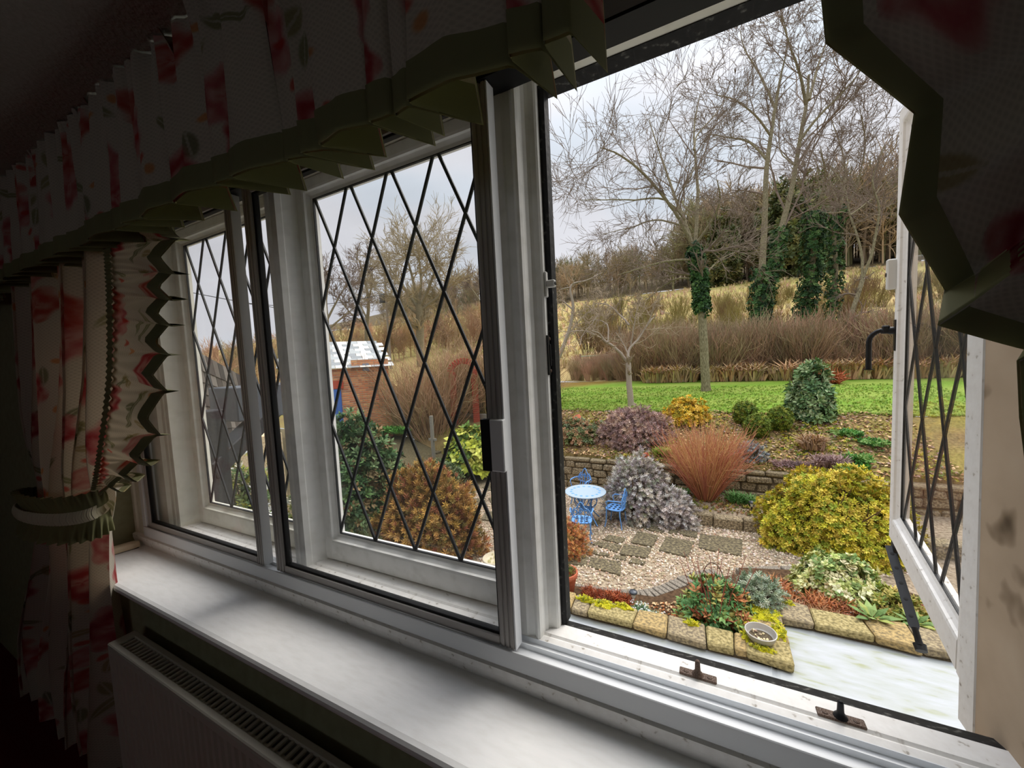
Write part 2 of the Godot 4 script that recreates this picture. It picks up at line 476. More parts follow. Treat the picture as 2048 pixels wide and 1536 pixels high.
func timber_window():
	var t := thing("trim_3", "white moulded timber window frame with two mullions", "window frame", Vector3.ZERO, "", "structure")
	var b := MB.new()
	# bottom member: (z, y), white inside, weathered in the open light
	var xt := Transform3D(X, Vector3.ZERO)
	b.prism(PackedVector2Array([Vector2(-0.705, -0.745), Vector2(-0.697, -0.728), Vector2(-0.690, -0.700), Vector2(-0.690, -0.684), Vector2(-0.700, -0.680), Vector2(-0.72, -0.680), Vector2(-0.72, -0.745)]), 2.29, -0.435, xt)
	b.prism(PackedVector2Array([Vector2(-0.72, -0.765), Vector2(-0.72, -0.660), Vector2(-0.755, -0.660), Vector2(-0.757, -0.641), Vector2(-0.770, -0.639), Vector2(-0.776, -0.642), Vector2(-0.781, -0.638), Vector2(-0.824, -0.640), Vector2(-0.824, -0.765)]), 2.24, -0.435, xt)
	part("sill_rail", b, M.white_worn, t)
	b = MB.new()
	b.prism(PackedVector2Array([Vector2(-0.824, -0.70), Vector2(-0.824, -0.641), Vector2(-0.832, -0.643), Vector2(-0.858, -0.652), Vector2(-0.866, -0.662), Vector2(-0.866, -0.70)]), 2.24, -0.435, xt)
	part("weathered_sill_nose", b, M.black_paint, t)
	# head
	b = MB.new()
	b.prism(PackedVector2Array([Vector2(-0.757, 0.70), Vector2(-0.757, 0.606), Vector2(-0.762, 0.602), Vector2(-0.768, 0.604), Vector2(-0.774, 0.598), Vector2(-0.822, 0.594), Vector2(-0.822, 0.70)]), 2.24, -0.435, xt)
	part("head_rail", b, M.cream, t)
	b = MB.new()
	b.prism(PackedVector2Array([Vector2(-0.822, 0.68), Vector2(-0.822, 0.592), Vector2(-0.862, 0.586), Vector2(-0.866, 0.59), Vector2(-0.866, 0.68)]), 0.321, -0.435, xt)
	part("weathered_head_edge", b, M.black_paint, t)
	b = MB.new()
	b.prism(PackedVector2Array([Vector2(-0.822, 0.68), Vector2(-0.822, 0.592), Vector2(-0.862, 0.592), Vector2(-0.862, 0.68)]), 2.24, 0.40, xt)
	part("head_rail", b, M.cream, t)
	# mullion beside the open light: (x, z) drawn out upwards
	var up := Basis(Vector3(1, 0, 0), Vector3(0, 0, 1), Vector3(0, 1, 0))
	var y0 := -0.642; var y1 := 0.60
	b = MB.new()
	b.prism(PackedVector2Array([Vector2(-0.418, -0.845), Vector2(-0.418, -0.80), Vector2(-0.412, -0.775), Vector2(-0.408, -0.757), Vector2(-0.384, -0.757), Vector2(-0.380, -0.760), Vector2(-0.366, -0.764), Vector2(-0.362, -0.760), Vector2(-0.357, -0.757), Vector2(-0.352, -0.760), Vector2(-0.350, -0.768), Vector2(-0.350, -0.786), Vector2(-0.345, -0.793), Vector2(-0.347, -0.798), Vector2(-0.340, -0.802), Vector2(-0.328, -0.804), Vector2(-0.324, -0.808), Vector2(-0.324, -0.845)]), y0, y1, Transform3D(up, Vector3.ZERO))
	part("mullion", b, M.white, t)
	b = MB.new()
	b.prism(PackedVector2Array([Vector2(-0.33, -0.856), Vector2(-0.324, -0.822), Vector2(-0.318, -0.822), Vector2(-0.312, -0.828), Vector2(-0.312, -0.856)]), y0 + 0.004, y1 - 0.006, Transform3D(up, Vector3.ZERO))
	part("weathered_mullion_edge", b, M.black_paint, t)
	# mullion between the closed lights
	b = MB.new()
	b.prism(PackedVector2Array([Vector2(-1.244, -0.852), Vector2(-1.244, -0.80), Vector2(-1.236, -0.772), Vector2(-1.230, -0.757), Vector2(-1.215, -0.757), Vector2(-1.211, -0.761), Vector2(-1.197, -0.761), Vector2(-1.193, -0.757), Vector2(-1.178, -0.757), Vector2(-1.171, -0.772), Vector2(-1.172, -0.776), Vector2(-1.165, -0.80), Vector2(-1.158, -0.818), Vector2(-1.158, -0.852)]), y0, y1, Transform3D(up, Vector3.ZERO))
	part("mullion", b, M.white, t)
	# jambs
	b = MB.new()
	b.prism(PackedVector2Array([Vector2(-2.24, -0.852), Vector2(-2.24, -0.745), Vector2(-2.08, -0.745), Vector2(-2.072, -0.757), Vector2(-2.05, -0.757), Vector2(-2.046, -0.761), Vector2(-2.032, -0.761), Vector2(-2.028, -0.757), Vector2(-2.010, -0.757), Vector2(-1.995, -0.80), Vector2(-1.985, -0.818), Vector2(-1.985, -0.852)]), y0, y1, Transform3D(up, Vector3.ZERO))
	part("jamb", b, M.cream, t)
	b = MB.new()
	b.prism(PackedVector2Array([Vector2(0.435, -0.852), Vector2(0.435, -0.757), Vector2(0.408, -0.757), Vector2(0.402, -0.775), Vector2(0.402, -0.852)]), y0, y1, Transform3D(up, Vector3.ZERO))
	part("jamb", b, M.render_tan, t)
	# inner architrave at the olive reveal
	b = MB.new()
	b.prism(PackedVector2Array([Vector2(-2.298, -0.745), Vector2(-2.298, -0.706), Vector2(-2.288, -0.700), Vector2(-2.268, -0.700), Vector2(-2.262, -0.706), Vector2(-2.236, -0.704), Vector2(-2.200, -0.704), Vector2(-2.200, -0.745)]), -0.724, 0.60, Transform3D(up, Vector3.ZERO))
	part("architrave", b, M.cream, t)
	# stay pins on the sill of the open light
	for x in [-0.029, 0.190]:
		b = MB.new()
		b.box(Vector3(x - 0.033, -0.641, -0.797), Vector3(x + 0.033, -0.636, -0.779), 0.0015)
		var pl := part("pin_plate", b, M.rusty, t)
		b = MB.new()
		b.lathe([Vector2(0.0105, 0), Vector2(0.009, 0.003), Vector2(0.0055, 0.007), Vector2(0.005, 0.013), Vector2(0.0045, 0.026), Vector2(0.003, 0.0285), Vector2(0, 0.029)], 12, Transform3D(Basis(), Vector3(x, -0.636, -0.788)))
		part("pin", b, M.iron if x > 0 else M.rusty, pl)
		for s in [-0.021, 0.021]:
			b = MB.new()
			b.lathe([Vector2(0.0045, 0), Vector2(0.0042, 0.0012), Vector2(0, 0.0016)], 10, Transform3D(Basis(), Vector3(x + s, -0.636, -0.788)))
			part("screw", b, M.rusty, pl)
	# the keep for the handle and the lock striker on the mullion
	b = MB.new()
	b.box(Vector3(-0.3245, -0.040, -0.832), Vector3(-0.3205, 0.050, -0.808), 0.001)
	var kp := part("handle_keep", b, M.iron, t)
	b = MB.new()
	b.box(Vector3(-0.321, -0.020, -0.828), Vector3(-0.3185, 0.030, -0.816), 0.0008)
	part("keep_slot", b, M.gasket, kp)
	for y in [-0.031, 0.042]:
		b = MB.new()
		b.lathe([Vector2(0.004, 0), Vector2(0.003, 0.0015), Vector2(0, 0.002)], 10, Transform3D(Basis(Vector3(0, 1, 0), Vector3(1, 0, 0), Vector3(0, 0, -1)), Vector3(-0.3205, y, -0.82)))
		part("screw", b, M.rusty, kp)
	b = MB.new()
	b.box(Vector3(-0.3245, 0.135, -0.828), Vector3(-0.319, 0.192, -0.810), 0.002)
	var ls := part("lock_plate", b, M.plastic_white, t)
	b = MB.new()
	b.box(Vector3(-0.320, 0.156, -0.826), Vector3(-0.301, 0.172, -0.812), 0.002)
	part("lock_stud", b, M.plastic_white, ls)
	b = MB.new()
	b.lathe([Vector2(0.0045, 0), Vector2(0.0045, 0.002), Vector2(0, 0.002)], 12, Transform3D(Basis(Vector3(0, 1, 0), Vector3(1, 0, 0), Vector3(0, 0, -1)), Vector3(-0.302, 0.164, -0.819)))
	part("key_hole", b, M.gasket, ls)
	sash_window("window_1", "narrow looking far leaded window light behind the tied curtain", -1.985, -1.243, -0.635, 0.593, 0, 0, [-1.769, 0.56, 0.0815, 0.1853], M.cream)
	sash_window("window_2", "middle leaded window light with diamond panes, fully in view", -1.159, -0.418, -0.635, 0.593, 0, 0, [-0.947, 0.56, 0.0815, 0.1853], M.white)

func secondary_glazing():
	var t := thing("window_4", "white aluminium two channel track of the sliding inner glazing", "window track", Vector3.ZERO, "", "structure")
	var xt := Transform3D(X, Vector3.ZERO)
	var b := MB.new()
	b.prism(PackedVector2Array([Vector2(-0.698, -0.682), Vector2(-0.696, -0.680), Vector2(-0.696, -0.6405), Vector2(-0.6975, -0.639), Vector2(-0.700, -0.639), Vector2(-0.700, -0.652), Vector2(-0.7325, -0.652), Vector2(-0.7325, -0.641), Vector2(-0.735, -0.641), Vector2(-0.735, -0.652), Vector2(-0.7555, -0.652), Vector2(-0.7555, -0.641), Vector2(-0.758, -0.641), Vector2(-0.758, -0.662), Vector2(-0.70, -0.682)]), 2.19, -0.415, xt)
	part("bottom_track", b, M.alu, t)
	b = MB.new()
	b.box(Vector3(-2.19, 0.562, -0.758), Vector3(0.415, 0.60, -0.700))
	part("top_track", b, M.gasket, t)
	b = MB.new()
	b.box(Vector3(-2.20, -0.652, -0.748), Vector3(-2.168, 0.562, -0.699), 0.002)
	part("side_track", b, M.alu, t)
	for spec in [[-2.165, -1.319, 0.026, 0.040, "sliding inner glazing panel nearest the tied floral curtain", false], [-1.255, -0.388, 0.046, 0.040, "sliding inner glazing panel with a pull handle over the middle light", true]]:
		var p := thing("sliding_panel", spec[4], "window panel", Vector3(0, 0, 0), "sliding inner glazing panels")
		var x0: float = spec[0]; var x1: float = spec[1]; var wl: float = spec[2]; var wr: float = spec[3]
		var ya := -0.640; var yb := 0.560; var zf := -0.703; var zb := -0.731
		for k in 2:
			b = MB.new()
			var a := x0 if k == 0 else x1 - wr
			var w := wl if k == 0 else wr
			b.box(Vector3(a, ya, zb), Vector3(a + w, yb, zf - 0.003), 0.0012)
			for r in ([0.12, 0.42, 0.72] if w > 0.03 else [0.2]):
				b.box(Vector3(a + w * r, ya, zf - 0.004), Vector3(a + w * (r + 0.2), yb, zf), 0.001)
			part("stile", b, M.alu_face_shaded, p)
		b = MB.new()
		b.box(Vector3(x1 - 0.002, ya, zb - 0.002), Vector3(x1 + 0.002, yb, zf - 0.001), 0.0008)
		part("edge_strip", b, M.alu, p)  # pale edge against the darkened stile imitates daylight on its side
		b = MB.new()
		b.box(Vector3(x0 + wl, ya, zb), Vector3(x1 - wr, ya + 0.022, zf - 0.001), 0.0012)
		part("bottom_rail", b, M.alu_face_shaded, p)
		b = MB.new()
		b.box(Vector3(x0 + wl, yb - 0.022, zb), Vector3(x1 - wr, yb, zf - 0.001), 0.0012)
		part("top_rail", b, M.alu_face_shaded, p)
		var g0 := x0 + wl; var g1 := x1 - wr; var h0 := ya + 0.022; var h1 := yb - 0.022
		b = MB.new()
		for q in [[Vector3(g0 - 0.001, h0, zb + 0.006), Vector3(g0 + 0.009, h1, zf - 0.006)], [Vector3(g1 - 0.004, h0, zb + 0.006), Vector3(g1 + 0.001, h1, zf - 0.006)], [Vector3(g0, h0 - 0.001, zb + 0.006), Vector3(g1, h0 + 0.006, zf - 0.006)], [Vector3(g0, h1 - 0.006, zb + 0.006), Vector3(g1, h1 + 0.001, zf - 0.006)]]:
			b.box(q[0], q[1], 0.001)
		part("gasket", b, M.gasket, p)
		b = MB.new()
		b.box(Vector3(g0 + 0.001, h0 + 0.001, -0.719), Vector3(g1 - 0.001, h1 - 0.001, -0.715))
		part("pane", b, M.glass_dusty, p)
		if spec[5]:
			b = MB.new()
			b.box(Vector3(x1 - 0.046, -0.237, zf - 0.004), Vector3(x1 + 0.004, -0.125, zf + 0.011), 0.002)
			var hd := part("pull_handle", b, M.alu, p)
			b = MB.new()
			b.box(Vector3(x1 - 0.050, -0.237, zf - 0.002), Vector3(x1 - 0.027, -0.125, zf + 0.0125), 0.001)
			part("finger_pull", b, M.gasket, hd)

func open_casement():
	# hung on the far jamb and swung out a little past square; local x runs from the free edge back to the hinge, local z faces the opening
	var L := 0.598
	var hinge := Vector3(0.424, -0.640, -0.958)
	var free := Vector3(0.508, -0.606, -1.55)
	var ax := (hinge - free).normalized()
	var az := ax.cross(Vector3.UP).normalized()
	var ay := az.cross(ax).normalized()
	var t := thing("window_3", "white leaded casement light swung wide open over the garden", "window", Vector3.ZERO, "", "structure")
	t.transform = Transform3D(Basis(ax, ay, az), free)
	leaded(t, 0.0, L, 0.0, 1.228, 0.046, [L * 0.5, 0.60, 0.0815, 0.1853], M.white_worn, Transform3D(), 0.018, 0.016, 0.0034)
	var zc := Basis(Vector3(1, 0, 0), Vector3(0, 0, 1), Vector3(0, -1, 0))
	# handle on the free stile: plate, boss and cranked tail
	var b := MB.new()
	b.box(Vector3(0.004, 0.575, 0.017), Vector3(0.026, 0.665, 0.0205), 0.0012)
	var h := part("handle", b, M.iron, t)
	b = MB.new()
	b.lathe([Vector2(0.011, 0), Vector2(0.011, 0.010), Vector2(0.008, 0.016), Vector2(0.008, 0.028), Vector2(0.0, 0.030)], 14, Transform3D(zc, Vector3(0.013, 0.634, 0.020)))
	part("boss", b, M.iron, h)
	b = MB.new()
	var q := []
	var rr := []
	for i in 15:
		var s := i / 14.0
		q.append(Vector3(0.013, 0.636 - 0.115 * smoothstep(0.12, 1.0, s), 0.040 + 0.034 * smoothstep(0.0, 0.42, s)))
		rr.append(lerpf(0.0062, 0.0075, s) + 0.006 * smoothstep(0.93, 0.96, s))
	b.tube(q, rr, 10)
	part("lever", b, M.iron, h)
	b = MB.new()
	b.box(Vector3(0.003, 0.626, 0.030), Vector3(0.022, 0.650, 0.046), 0.003)
	part("lever_head", b, M.iron, h)
	# white key lock on the stile
	b = MB.new()
	b.box(Vector3(-0.006, 0.752, 0.016), Vector3(0.014, 0.838, 0.038), 0.003)
	var lk := part("lock", b, M.plastic_white, t)
	b = MB.new()
	b.lathe([Vector2(0.006, 0), Vector2(0.006, 0.0015), Vector2(0, 0.0015)], 14, Transform3D(zc, Vector3(0.003, 0.795, 0.038)))
	part("key_hole", b, M.gasket, lk)
	# the stay, hanging from the bottom rail near the free end
	var pv := Vector3(0.035, -0.012, 0.010)
	b = MB.new()
	b.box(Vector3(-0.020, -0.020, -0.012), Vector3(0.018, 0.004, 0.006), 0.002, Transform3D(Basis(), pv))
	var st := part("stay", b, M.iron, t)
	var d := Vector3(0.235, -0.128, -0.016)
	var bx := d.normalized()
	var bz := bx.cross(Vector3(0.48, 0.86, 0.2)).normalized()
	var xf := Transform3D(Basis(bx, bz.cross(bx), bz), pv + Vector3(0, -0.012, 0.010))
	b = MB.new()
	var len := d.length()
	var outline := PackedVector2Array([Vector2(-0.006, -0.011), Vector2(len * 0.86, -0.011), Vector2(len * 0.90, -0.006), Vector2(len * 0.90, 0.006), Vector2(len * 0.86, 0.011), Vector2(-0.006, 0.011)])
	b.prism(outline, -0.0022, 0.0022, xf * Transform3D(Basis(Vector3(1, 0, 0), Vector3(0, 0, -1), Vector3(0, 1, 0)), Vector3.ZERO))
	part("bar", b, M.iron, st)
	for i in 5:
		b = MB.new()
		b.lathe([Vector2(0.0048, 0), Vector2(0.0048, 0.0006), Vector2(0, 0.0006)], 12, xf * Transform3D(Basis(), Vector3(0.022 + i * 0.046, 0.0021, 0)))
		part("peg_hole", b, M.gasket, st)
	b = MB.new()
	b.tube([xf * Vector3(len * 0.88, 0, 0), xf * Vector3(len * 0.93, -0.004, 0), xf * Vector3(len * 0.97, -0.010, 0), xf * Vector3(len * 1.02, -0.012, 0)], [0.007, 0.007, 0.0075, 0.008], 10)
	b.tube([xf * Vector3(len * 1.0, -0.018, 0), xf * Vector3(len * 1.06, -0.02, 0)], [0.0135, 0.012], 12)
	part("stay_tail", b, M.iron, st)

func floral() -> ImageTexture:   # roses and leaves printed on a cream lattice cloth
	var n := 512
	var im := Image.create(n, n, false, Image.FORMAT_RGB8)
	for j in n:
		for i in n:
			var d := absf(sin(TAU * (i + j) / 16.0) * sin(TAU * (i - j) / 16.0))
			im.set_pixel(i, j, rgb(204, 196, 182).lerp(rgb(172, 164, 150), 0.6 * d))
	var r := RandomNumberGenerator.new()
	r.seed = 21
	var blot := func(cx: float, cy: float, rx: float, ry: float, ang: float, f: Callable):
		var m := int(maxf(rx, ry)) + 1
		for y in range(-m, m + 1):
			for x in range(-m, m + 1):
				var p := Vector2(x, y).rotated(-ang) / Vector2(rx, ry)
				var l := p.length()
				if l > 1.0: continue
				var px := posmod(int(cx) + x, n); var py := posmod(int(cy) + y, n)
				var c: Color = f.call(p, l)
				im.set_pixel(px, py, im.get_pixel(px, py).lerp(Color(c.r, c.g, c.b), c.a))
	for k in 26:   # leaves
		var c := [rgb(96, 102, 58), rgb(120, 118, 70), rgb(78, 84, 52), rgb(140, 120, 72)][k % 4] as Color
		blot.call(r.randf() * n, r.randf() * n, r.randf_range(22, 40), r.randf_range(8, 15), r.randf() * TAU, func(p, l): return Color(c.r, c.g, c.b, 0.55 * smoothstep(1.0, 0.6, l) if absf(p.y) > 0.12 else 0.2))
	var nz := FastNoiseLite.new()
	nz.frequency = 0.03; nz.seed = 9
	for k in 10:   # roses
		var c := [rgb(160, 44, 50), rgb(176, 84, 88), rgb(168, 58, 48), rgb(186, 112, 112), rgb(150, 38, 48)][k % 5] as Color
		var s := r.randf_range(40, 70)
		var ph := r.randf() * TAU
		blot.call(fmod(k * 167.0, n), fmod(k * 97.0 + 60, n), s, s * r.randf_range(0.75, 1.0), ph, func(p, l):
			var a: float = p.angle()
			var w := clampf(0.5 + 0.35 * sin(l * 9.0 + 1.3 * sin(a * 3.0 + ph)) + 0.5 * nz.get_noise_2d(p.x * s + k * 90.0, p.y * s), 0, 1)
			var q := c.lerp(rgb(206, 168, 158), w * 0.75)
			return Color(q.r, q.g, q.b, 0.85 * smoothstep(1.0, 0.7, l + 0.12 * sin(a * 5.0 + ph))))
	for k in 16:   # small buds
		var c := [rgb(190, 50, 40), rgb(204, 120, 60)][k % 2] as Color
		blot.call(r.randf() * n, r.randf() * n, 14, 9, r.randf() * TAU, func(p, l): return Color(c.r, c.g, c.b, 0.6 * smoothstep(1.0, 0.4, l)))
	return ImageTexture.create_from_image(im)

func furnish():
	var ft := floral()
	var cloth := mat(Color.WHITE, 0.9)
	cloth.albedo_texture = ft
	cloth.metallic_specular = 0.15
	cloth.backlight_enabled = true
	cloth.backlight = Color(0.75, 0.71, 0.64)
	var green := mat(rgb(112, 112, 78), 0.75)
	green.rim_enabled = true; green.rim = 0.25
	green.backlight_enabled = true
	green.backlight = Color(0.30, 0.30, 0.20)
	var lining := mat(rgb(172, 172, 126), 0.8)
	M.hem = green
	# ---------- frilled valance ----------
	var t := thing("valance", "gathered floral valance with a folded green hem across the window head", "valance")
	var r := RandomNumberGenerator.new()
	r.seed = 4
	var path := []   # (x, z) of the hem, knife pleats from the far end towards the camera
	var ls := [-2.95, -2.84, -2.70, -2.64, -2.50, -2.42, -2.28, -2.20, -2.14, -2.02, -1.94, -1.80, -1.74, -1.62, -1.52, -1.46, -1.38, -1.24, -1.18, -1.11, -0.964, -0.79, -0.735, -0.59, -0.55, -0.509, -0.405, -0.365, -0.335, -0.19, -0.15, -0.118]
	for i in ls.size() - 1:
		var a: float = ls[i]; var b2: float = ls[i + 1]
		path.append(Vector2(a, -0.402 + r.randf_range(-0.008, 0.008)))
		if b2 - a > 0.09: path.append(Vector2((a + b2) * 0.5, -0.394))
		path.append(Vector2(b2 - 0.002, -0.408 + r.randf_range(-0.006, 0.006)))
		path.append(Vector2(b2 + r.randf_range(0.022, 0.065) * (0.4 if b2 > -0.25 else 1.0 if b2 > -0.6 else 1.5), -0.492 + r.randf_range(-0.008, 0.012)))
	# resample the folded hem so that its corners stay crisp but a little soft
	var pts := []
	for i in path.size() - 1:
		for s in [0.06, 0.3, 0.5, 0.7, 0.94]:
			pts.append(path[i].lerp(path[i + 1], s))
	var np := pts.size()
	var yb := func(xx: float) -> float: return 0.332 + 0.022 * smoothstep(-0.5, -1.0, xx) + 0.008 * smoothstep(-1.2, -2.2, xx)
	var vfun := func(s: float, v: float, off: float) -> Vector3:
		var f := s * (np - 1)
		var i := mini(int(f), np - 2)
		var p: Vector2 = pts[i].lerp(pts[i + 1], f - i)
		var w := pow(v, 0.75)
		var xt := lerpf(-2.95, -0.12, s) * 0.3 + p.x * 0.7
		var zt := -0.425 + 0.010 * sin(s * 620.0) + 0.006 * sin(s * 233.0)
		var q := Vector3(lerpf(xt, p.x, w), lerpf(0.695, yb.call(p.x), v), lerpf(zt, p.y, w))
		q.z += -off + 0.0015 * sin(v * 9.0 + s * 300.0) * w
		return q
	var b := MB.new()
	b.grid(np - 1, 16, func(s, v): return vfun.call(s, 1.0 - v * 0.999, 0.0), Vector2(7.0, 0.6))
	part("gathered_cloth", b, cloth, t)
	b = MB.new()
	b.grid(np - 1, 2, func(s, v): return vfun.call(s, 1.005 - v * 0.135, -0.0025))
	part("hem_band", b, green, t)
	b = MB.new()
	b.grid(np - 1, 8, func(s, v): return vfun.call(s, v * 1.004, 0.003))
	part("lining", b, lining, t)
	# ---------- tied back curtain ----------
	t = thing("curtain", "floral curtain gathered into a frilled tieback at the sill's far end", "curtain")
	var xl := func(y: float) -> float: return lerpf(lerpf(-2.27, -2.50, smoothstep(0.5, -0.45, y)), -2.93, smoothstep(-0.5, -1.3, y))
	var xr := func(y: float) -> float:
		if y < -0.35: return lerpf(-1.765, -1.87, smoothstep(-0.35, -0.55, y)) - 0.06 * smoothstep(-1.0, -1.5, y)
		var ks := [Vector2(0.7, -1.385), Vector2(0.50, -1.40), Vector2(0.36, -1.435), Vector2(0.22, -1.475), Vector2(0.0, -1.56), Vector2(-0.23, -1.70), Vector2(-0.35, -1.765)]
		for i in ks.size() - 1:
			if y >= ks[i + 1].x: return remap(y, ks[i].x, ks[i + 1].x, ks[i].y, ks[i + 1].y) + 0.006
		return -1.76
	var body := func(s: float, v: float) -> Vector3:
		var y := lerpf(-1.47, 0.62, v)
		var amp := 0.040 + 0.018 * smoothstep(-0.5, -1.2, y) - 0.012 * exp(-pow((y + 0.45) / 0.14, 2.0))
		var ph := s * 7.0 * TAU + 0.9 * sin(y * 2.3) + 1.4 * sin(s * 9.0)
		var z := -0.490 + amp * (1.0 - 0.5 * smoothstep(0.85, 1.0, s)) * sin(ph) + 0.012 * sin(ph * 0.5 + y * 3.0) + 0.05 * exp(-pow((y + 0.45) / 0.2, 2.0)) * (sin(PI * s) - 0.55)
		var xx := lerpf(xl.call(y), xr.call(y), s + 0.012 * sin(ph * 2.0))
		return Vector3(xx, y + 0.02 * sin(s * 11.0) * smoothstep(-0.9, -1.47, y), z)
	b = MB.new()
	b.grid(150, 70, body, Vector2(2.1, 3.0))
	part("drape", b, cloth, t)
	# frill down the leading edge, with a gathered heading and a toothed green hem
	var edge_in := [Vector3(-1.40, 0.50, -0.45), Vector3(-1.435, 0.36, -0.455), Vector3(-1.475, 0.22, -0.46), Vector3(-1.56, 0.0, -0.465), Vector3(-1.70, -0.23, -0.465), Vector3(-1.765, -0.35, -0.46)]
	var edge_out := [Vector3(-1.13, 0.48, -0.50), Vector3(-1.19, 0.33, -0.50), Vector3(-1.255, 0.19, -0.505), Vector3(-1.345, -0.03, -0.505), Vector3(-1.475, -0.235, -0.50), Vector3(-1.70, -0.355, -0.48)]
	var along := func(a: Array, f: float) -> Vector3:
		var g := clampf(f, 0, 0.9999) * (a.size() - 1)
		var i := int(g)
		return a[i].cubic_interpolate(a[i + 1], a[maxi(i - 1, 0)], a[mini(i + 2, a.size() - 1)], g - i)
	var saw := func(f: float) -> float: return absf(fposmod(f, 1.0) * 2.0 - 1.0) * 2.0 - 1.0
	var frill := func(s: float, v: float, off: float) -> Vector3:
		var a: Vector3 = along.call(edge_in, v)
		var o: Vector3 = along.call(edge_out, v)
		var q := a.lerp(o, s)
		var ph := v * 11.5 + 0.25 * sin(v * 14.0)
		var w := smoothstep(0.05, 1.0, s)
		q.x += 0.012 * w * (0.6 * saw.call(ph) + 0.4 * sin(ph * TAU))
		q.z += 0.030 * w * saw.call(ph + 0.27) + 0.004 * sin(v * 260.0) * (1.0 - s) + off
		q.y += 0.024 * w * saw.call(ph + 0.55)
		return q
	b = MB.new()
	b.grid(10, 190, func(s, v): return frill.call(s, 1.0 - v, 0.0), Vector2(0.45, 2.2), Vector2(0.3, 0.1))
	var fr := part("frill", b, cloth, t)
	b = MB.new()
	b.grid(2, 190, func(s, v): return frill.call(0.80 + s * 0.205, 1.0 - v, 0.0022))
	part("hem_band", b, green, fr)
	b = MB.new()
	b.grid(2, 190, func(s, v): return frill.call(0.80 + s * 0.207, 1.0 - v, -0.0022))
	part("hem_facing", b, lining, fr)
	b = MB.new()
	b.grid(4, 240, func(s, v):
		var a: Vector3 = along.call(edge_in, 1.0 - v)
		return a + Vector3((s - 0.5) * 0.036, 0, 0.006 + 0.006 * sin(PI * s) + 0.0022 * sin(v * 420.0)))
	part("frill_heading", b, green, t)
	# ---------- tieback ----------
	t = thing("tieback", "frilled green tieback with a cream gathered band round the curtain", "tieback")
	var ring := func(v: float, s: float, y0: float, y1: float, fl: float) -> Vector3:
		var a := lerpf(-0.15 * PI, 1.15 * PI, 1.0 - v)
		var ruffle := fl * sin(v * 130.0 + s * 2.0) * s
		var yy := lerpf(y0, y1, s) + 0.045 * (v - 0.5) * 2.0
		return Vector3(-2.17 + (0.355 + ruffle) * cos(a), yy, -0.475 + (0.080 + ruffle + 0.010 * s) * sin(a))
	for q in [["upper_frill", -0.455, -0.395, 0.012, green], ["lower_frill", -0.485, -0.555, 0.012, green]]:
		b = MB.new()
		b.grid(160, 6, func(v, s): return ring.call(v, s, q[1], q[2], q[3]))
		part(q[0], b, q[4], t)
	b = MB.new()
	b.grid(220, 5, func(v, s):
		var p: Vector3 = ring.call(v, 0.0, 0, 0, 0)
		return Vector3(p.x, lerpf(-0.490, -0.448, s) + 0.045 * (v - 0.5) * 2.0, p.z + 0.012 + 0.006 * sin(PI * s) + 0.003 * sin(v * 400.0)))
	part("gathered_band", b, mat(rgb(206, 198, 172), 0.9), t)
	# ---------- curtain frill on the open light's side, close to the eye ----------
	t = thing("curtain", "floral curtain frill with a broad green hem hanging beside the open casement", "curtain")
	var eo := [Vector3(0.085, 0.42, -0.44), Vector3(0.087, 0.297, -0.42), Vector3(0.087, 0.229, -0.40), Vector3(0.159, 0.186, -0.46), Vector3(0.131, 0.095, -0.40), Vector3(0.180, 0.044, -0.46), Vector3(0.157, 0.015, -0.41), Vector3(0.226, -0.010, -0.46), Vector3(0.203, -0.022, -0.42), Vector3(0.210, -0.070, -0.43), Vector3(0.222, -0.118, -0.445), Vector3(0.30, -0.14, -0.43)]
	var ei := [Vector3(0.33, 0.46, -0.44), Vector3(0.33, 0.35, -0.43), Vector3(0.32, 0.31, -0.425), Vector3(0.32, 0.27, -0.43), Vector3(0.32, 0.21, -0.42), Vector3(0.325, 0.17, -0.43), Vector3(0.33, 0.13, -0.42), Vector3(0.335, 0.09, -0.43), Vector3(0.34, 0.06, -0.42), Vector3(0.345, 0.0, -0.43), Vector3(0.35, -0.06, -0.44), Vector3(0.36, -0.12, -0.43)]
	var ne := eo.size() - 1
	var fold := func(s: float, v: float, off: Vector3) -> Vector3:
		var g := clampf(v, 0.0, 0.99999) * ne
		var i := int(g); var f := g - i
		f = lerpf(f, smoothstep(0.0, 1.0, f), 0.35)
		var o: Vector3 = eo[i].lerp(eo[i + 1], f)
		var a: Vector3 = ei[i].lerp(ei[i + 1], g - i)
		var q := o.lerp(a, s)
		q.z += 0.010 * sin(s * PI) * sin(v * 21.0)
		q.y += 0.006 * sin(s * PI * 2.0 + v * 9.0)
		return q + off
	b = MB.new()
	b.grid(16, ne * 6, func(s, v): return fold.call(s, 1.0 - v, Vector3.ZERO), Vector2(0.55, 1.3), Vector2(0.15, 0.2))
	part("frill", b, cloth, t)
	b = MB.new()
	b.grid(3, ne * 6, func(s, v): return fold.call(-0.004 + s * 0.10, 1.0 - v, Vector3(0, -0.0005, 0.0018)))
	part("hem_band", b, green, t)
	b = MB.new()
	b.grid(8, ne * 6, func(s, v): return fold.call(1.0 - s * 1.004, 1.0 - v, Vector3(0, 0.0005, -0.002)))
	part("lining", b, lining, t)
	# ---------- radiator ----------
	t = thing("radiator", "white panel radiator with a slotted top grille below the window board", "radiator")
	b = MB.new()
	var x0 := -1.77; var x1 := 0.12
	var prof := PackedVector2Array()
	var nx := 57
	var pitch := (x1 - x0 - 0.07) / nx
	prof.append(Vector2(x0, -0.472)); prof.append(Vector2(x0, -0.445)); prof.append(Vector2(x0 + 0.003, -0.4415)); prof.append(Vector2(x0 + 0.035, -0.4415))
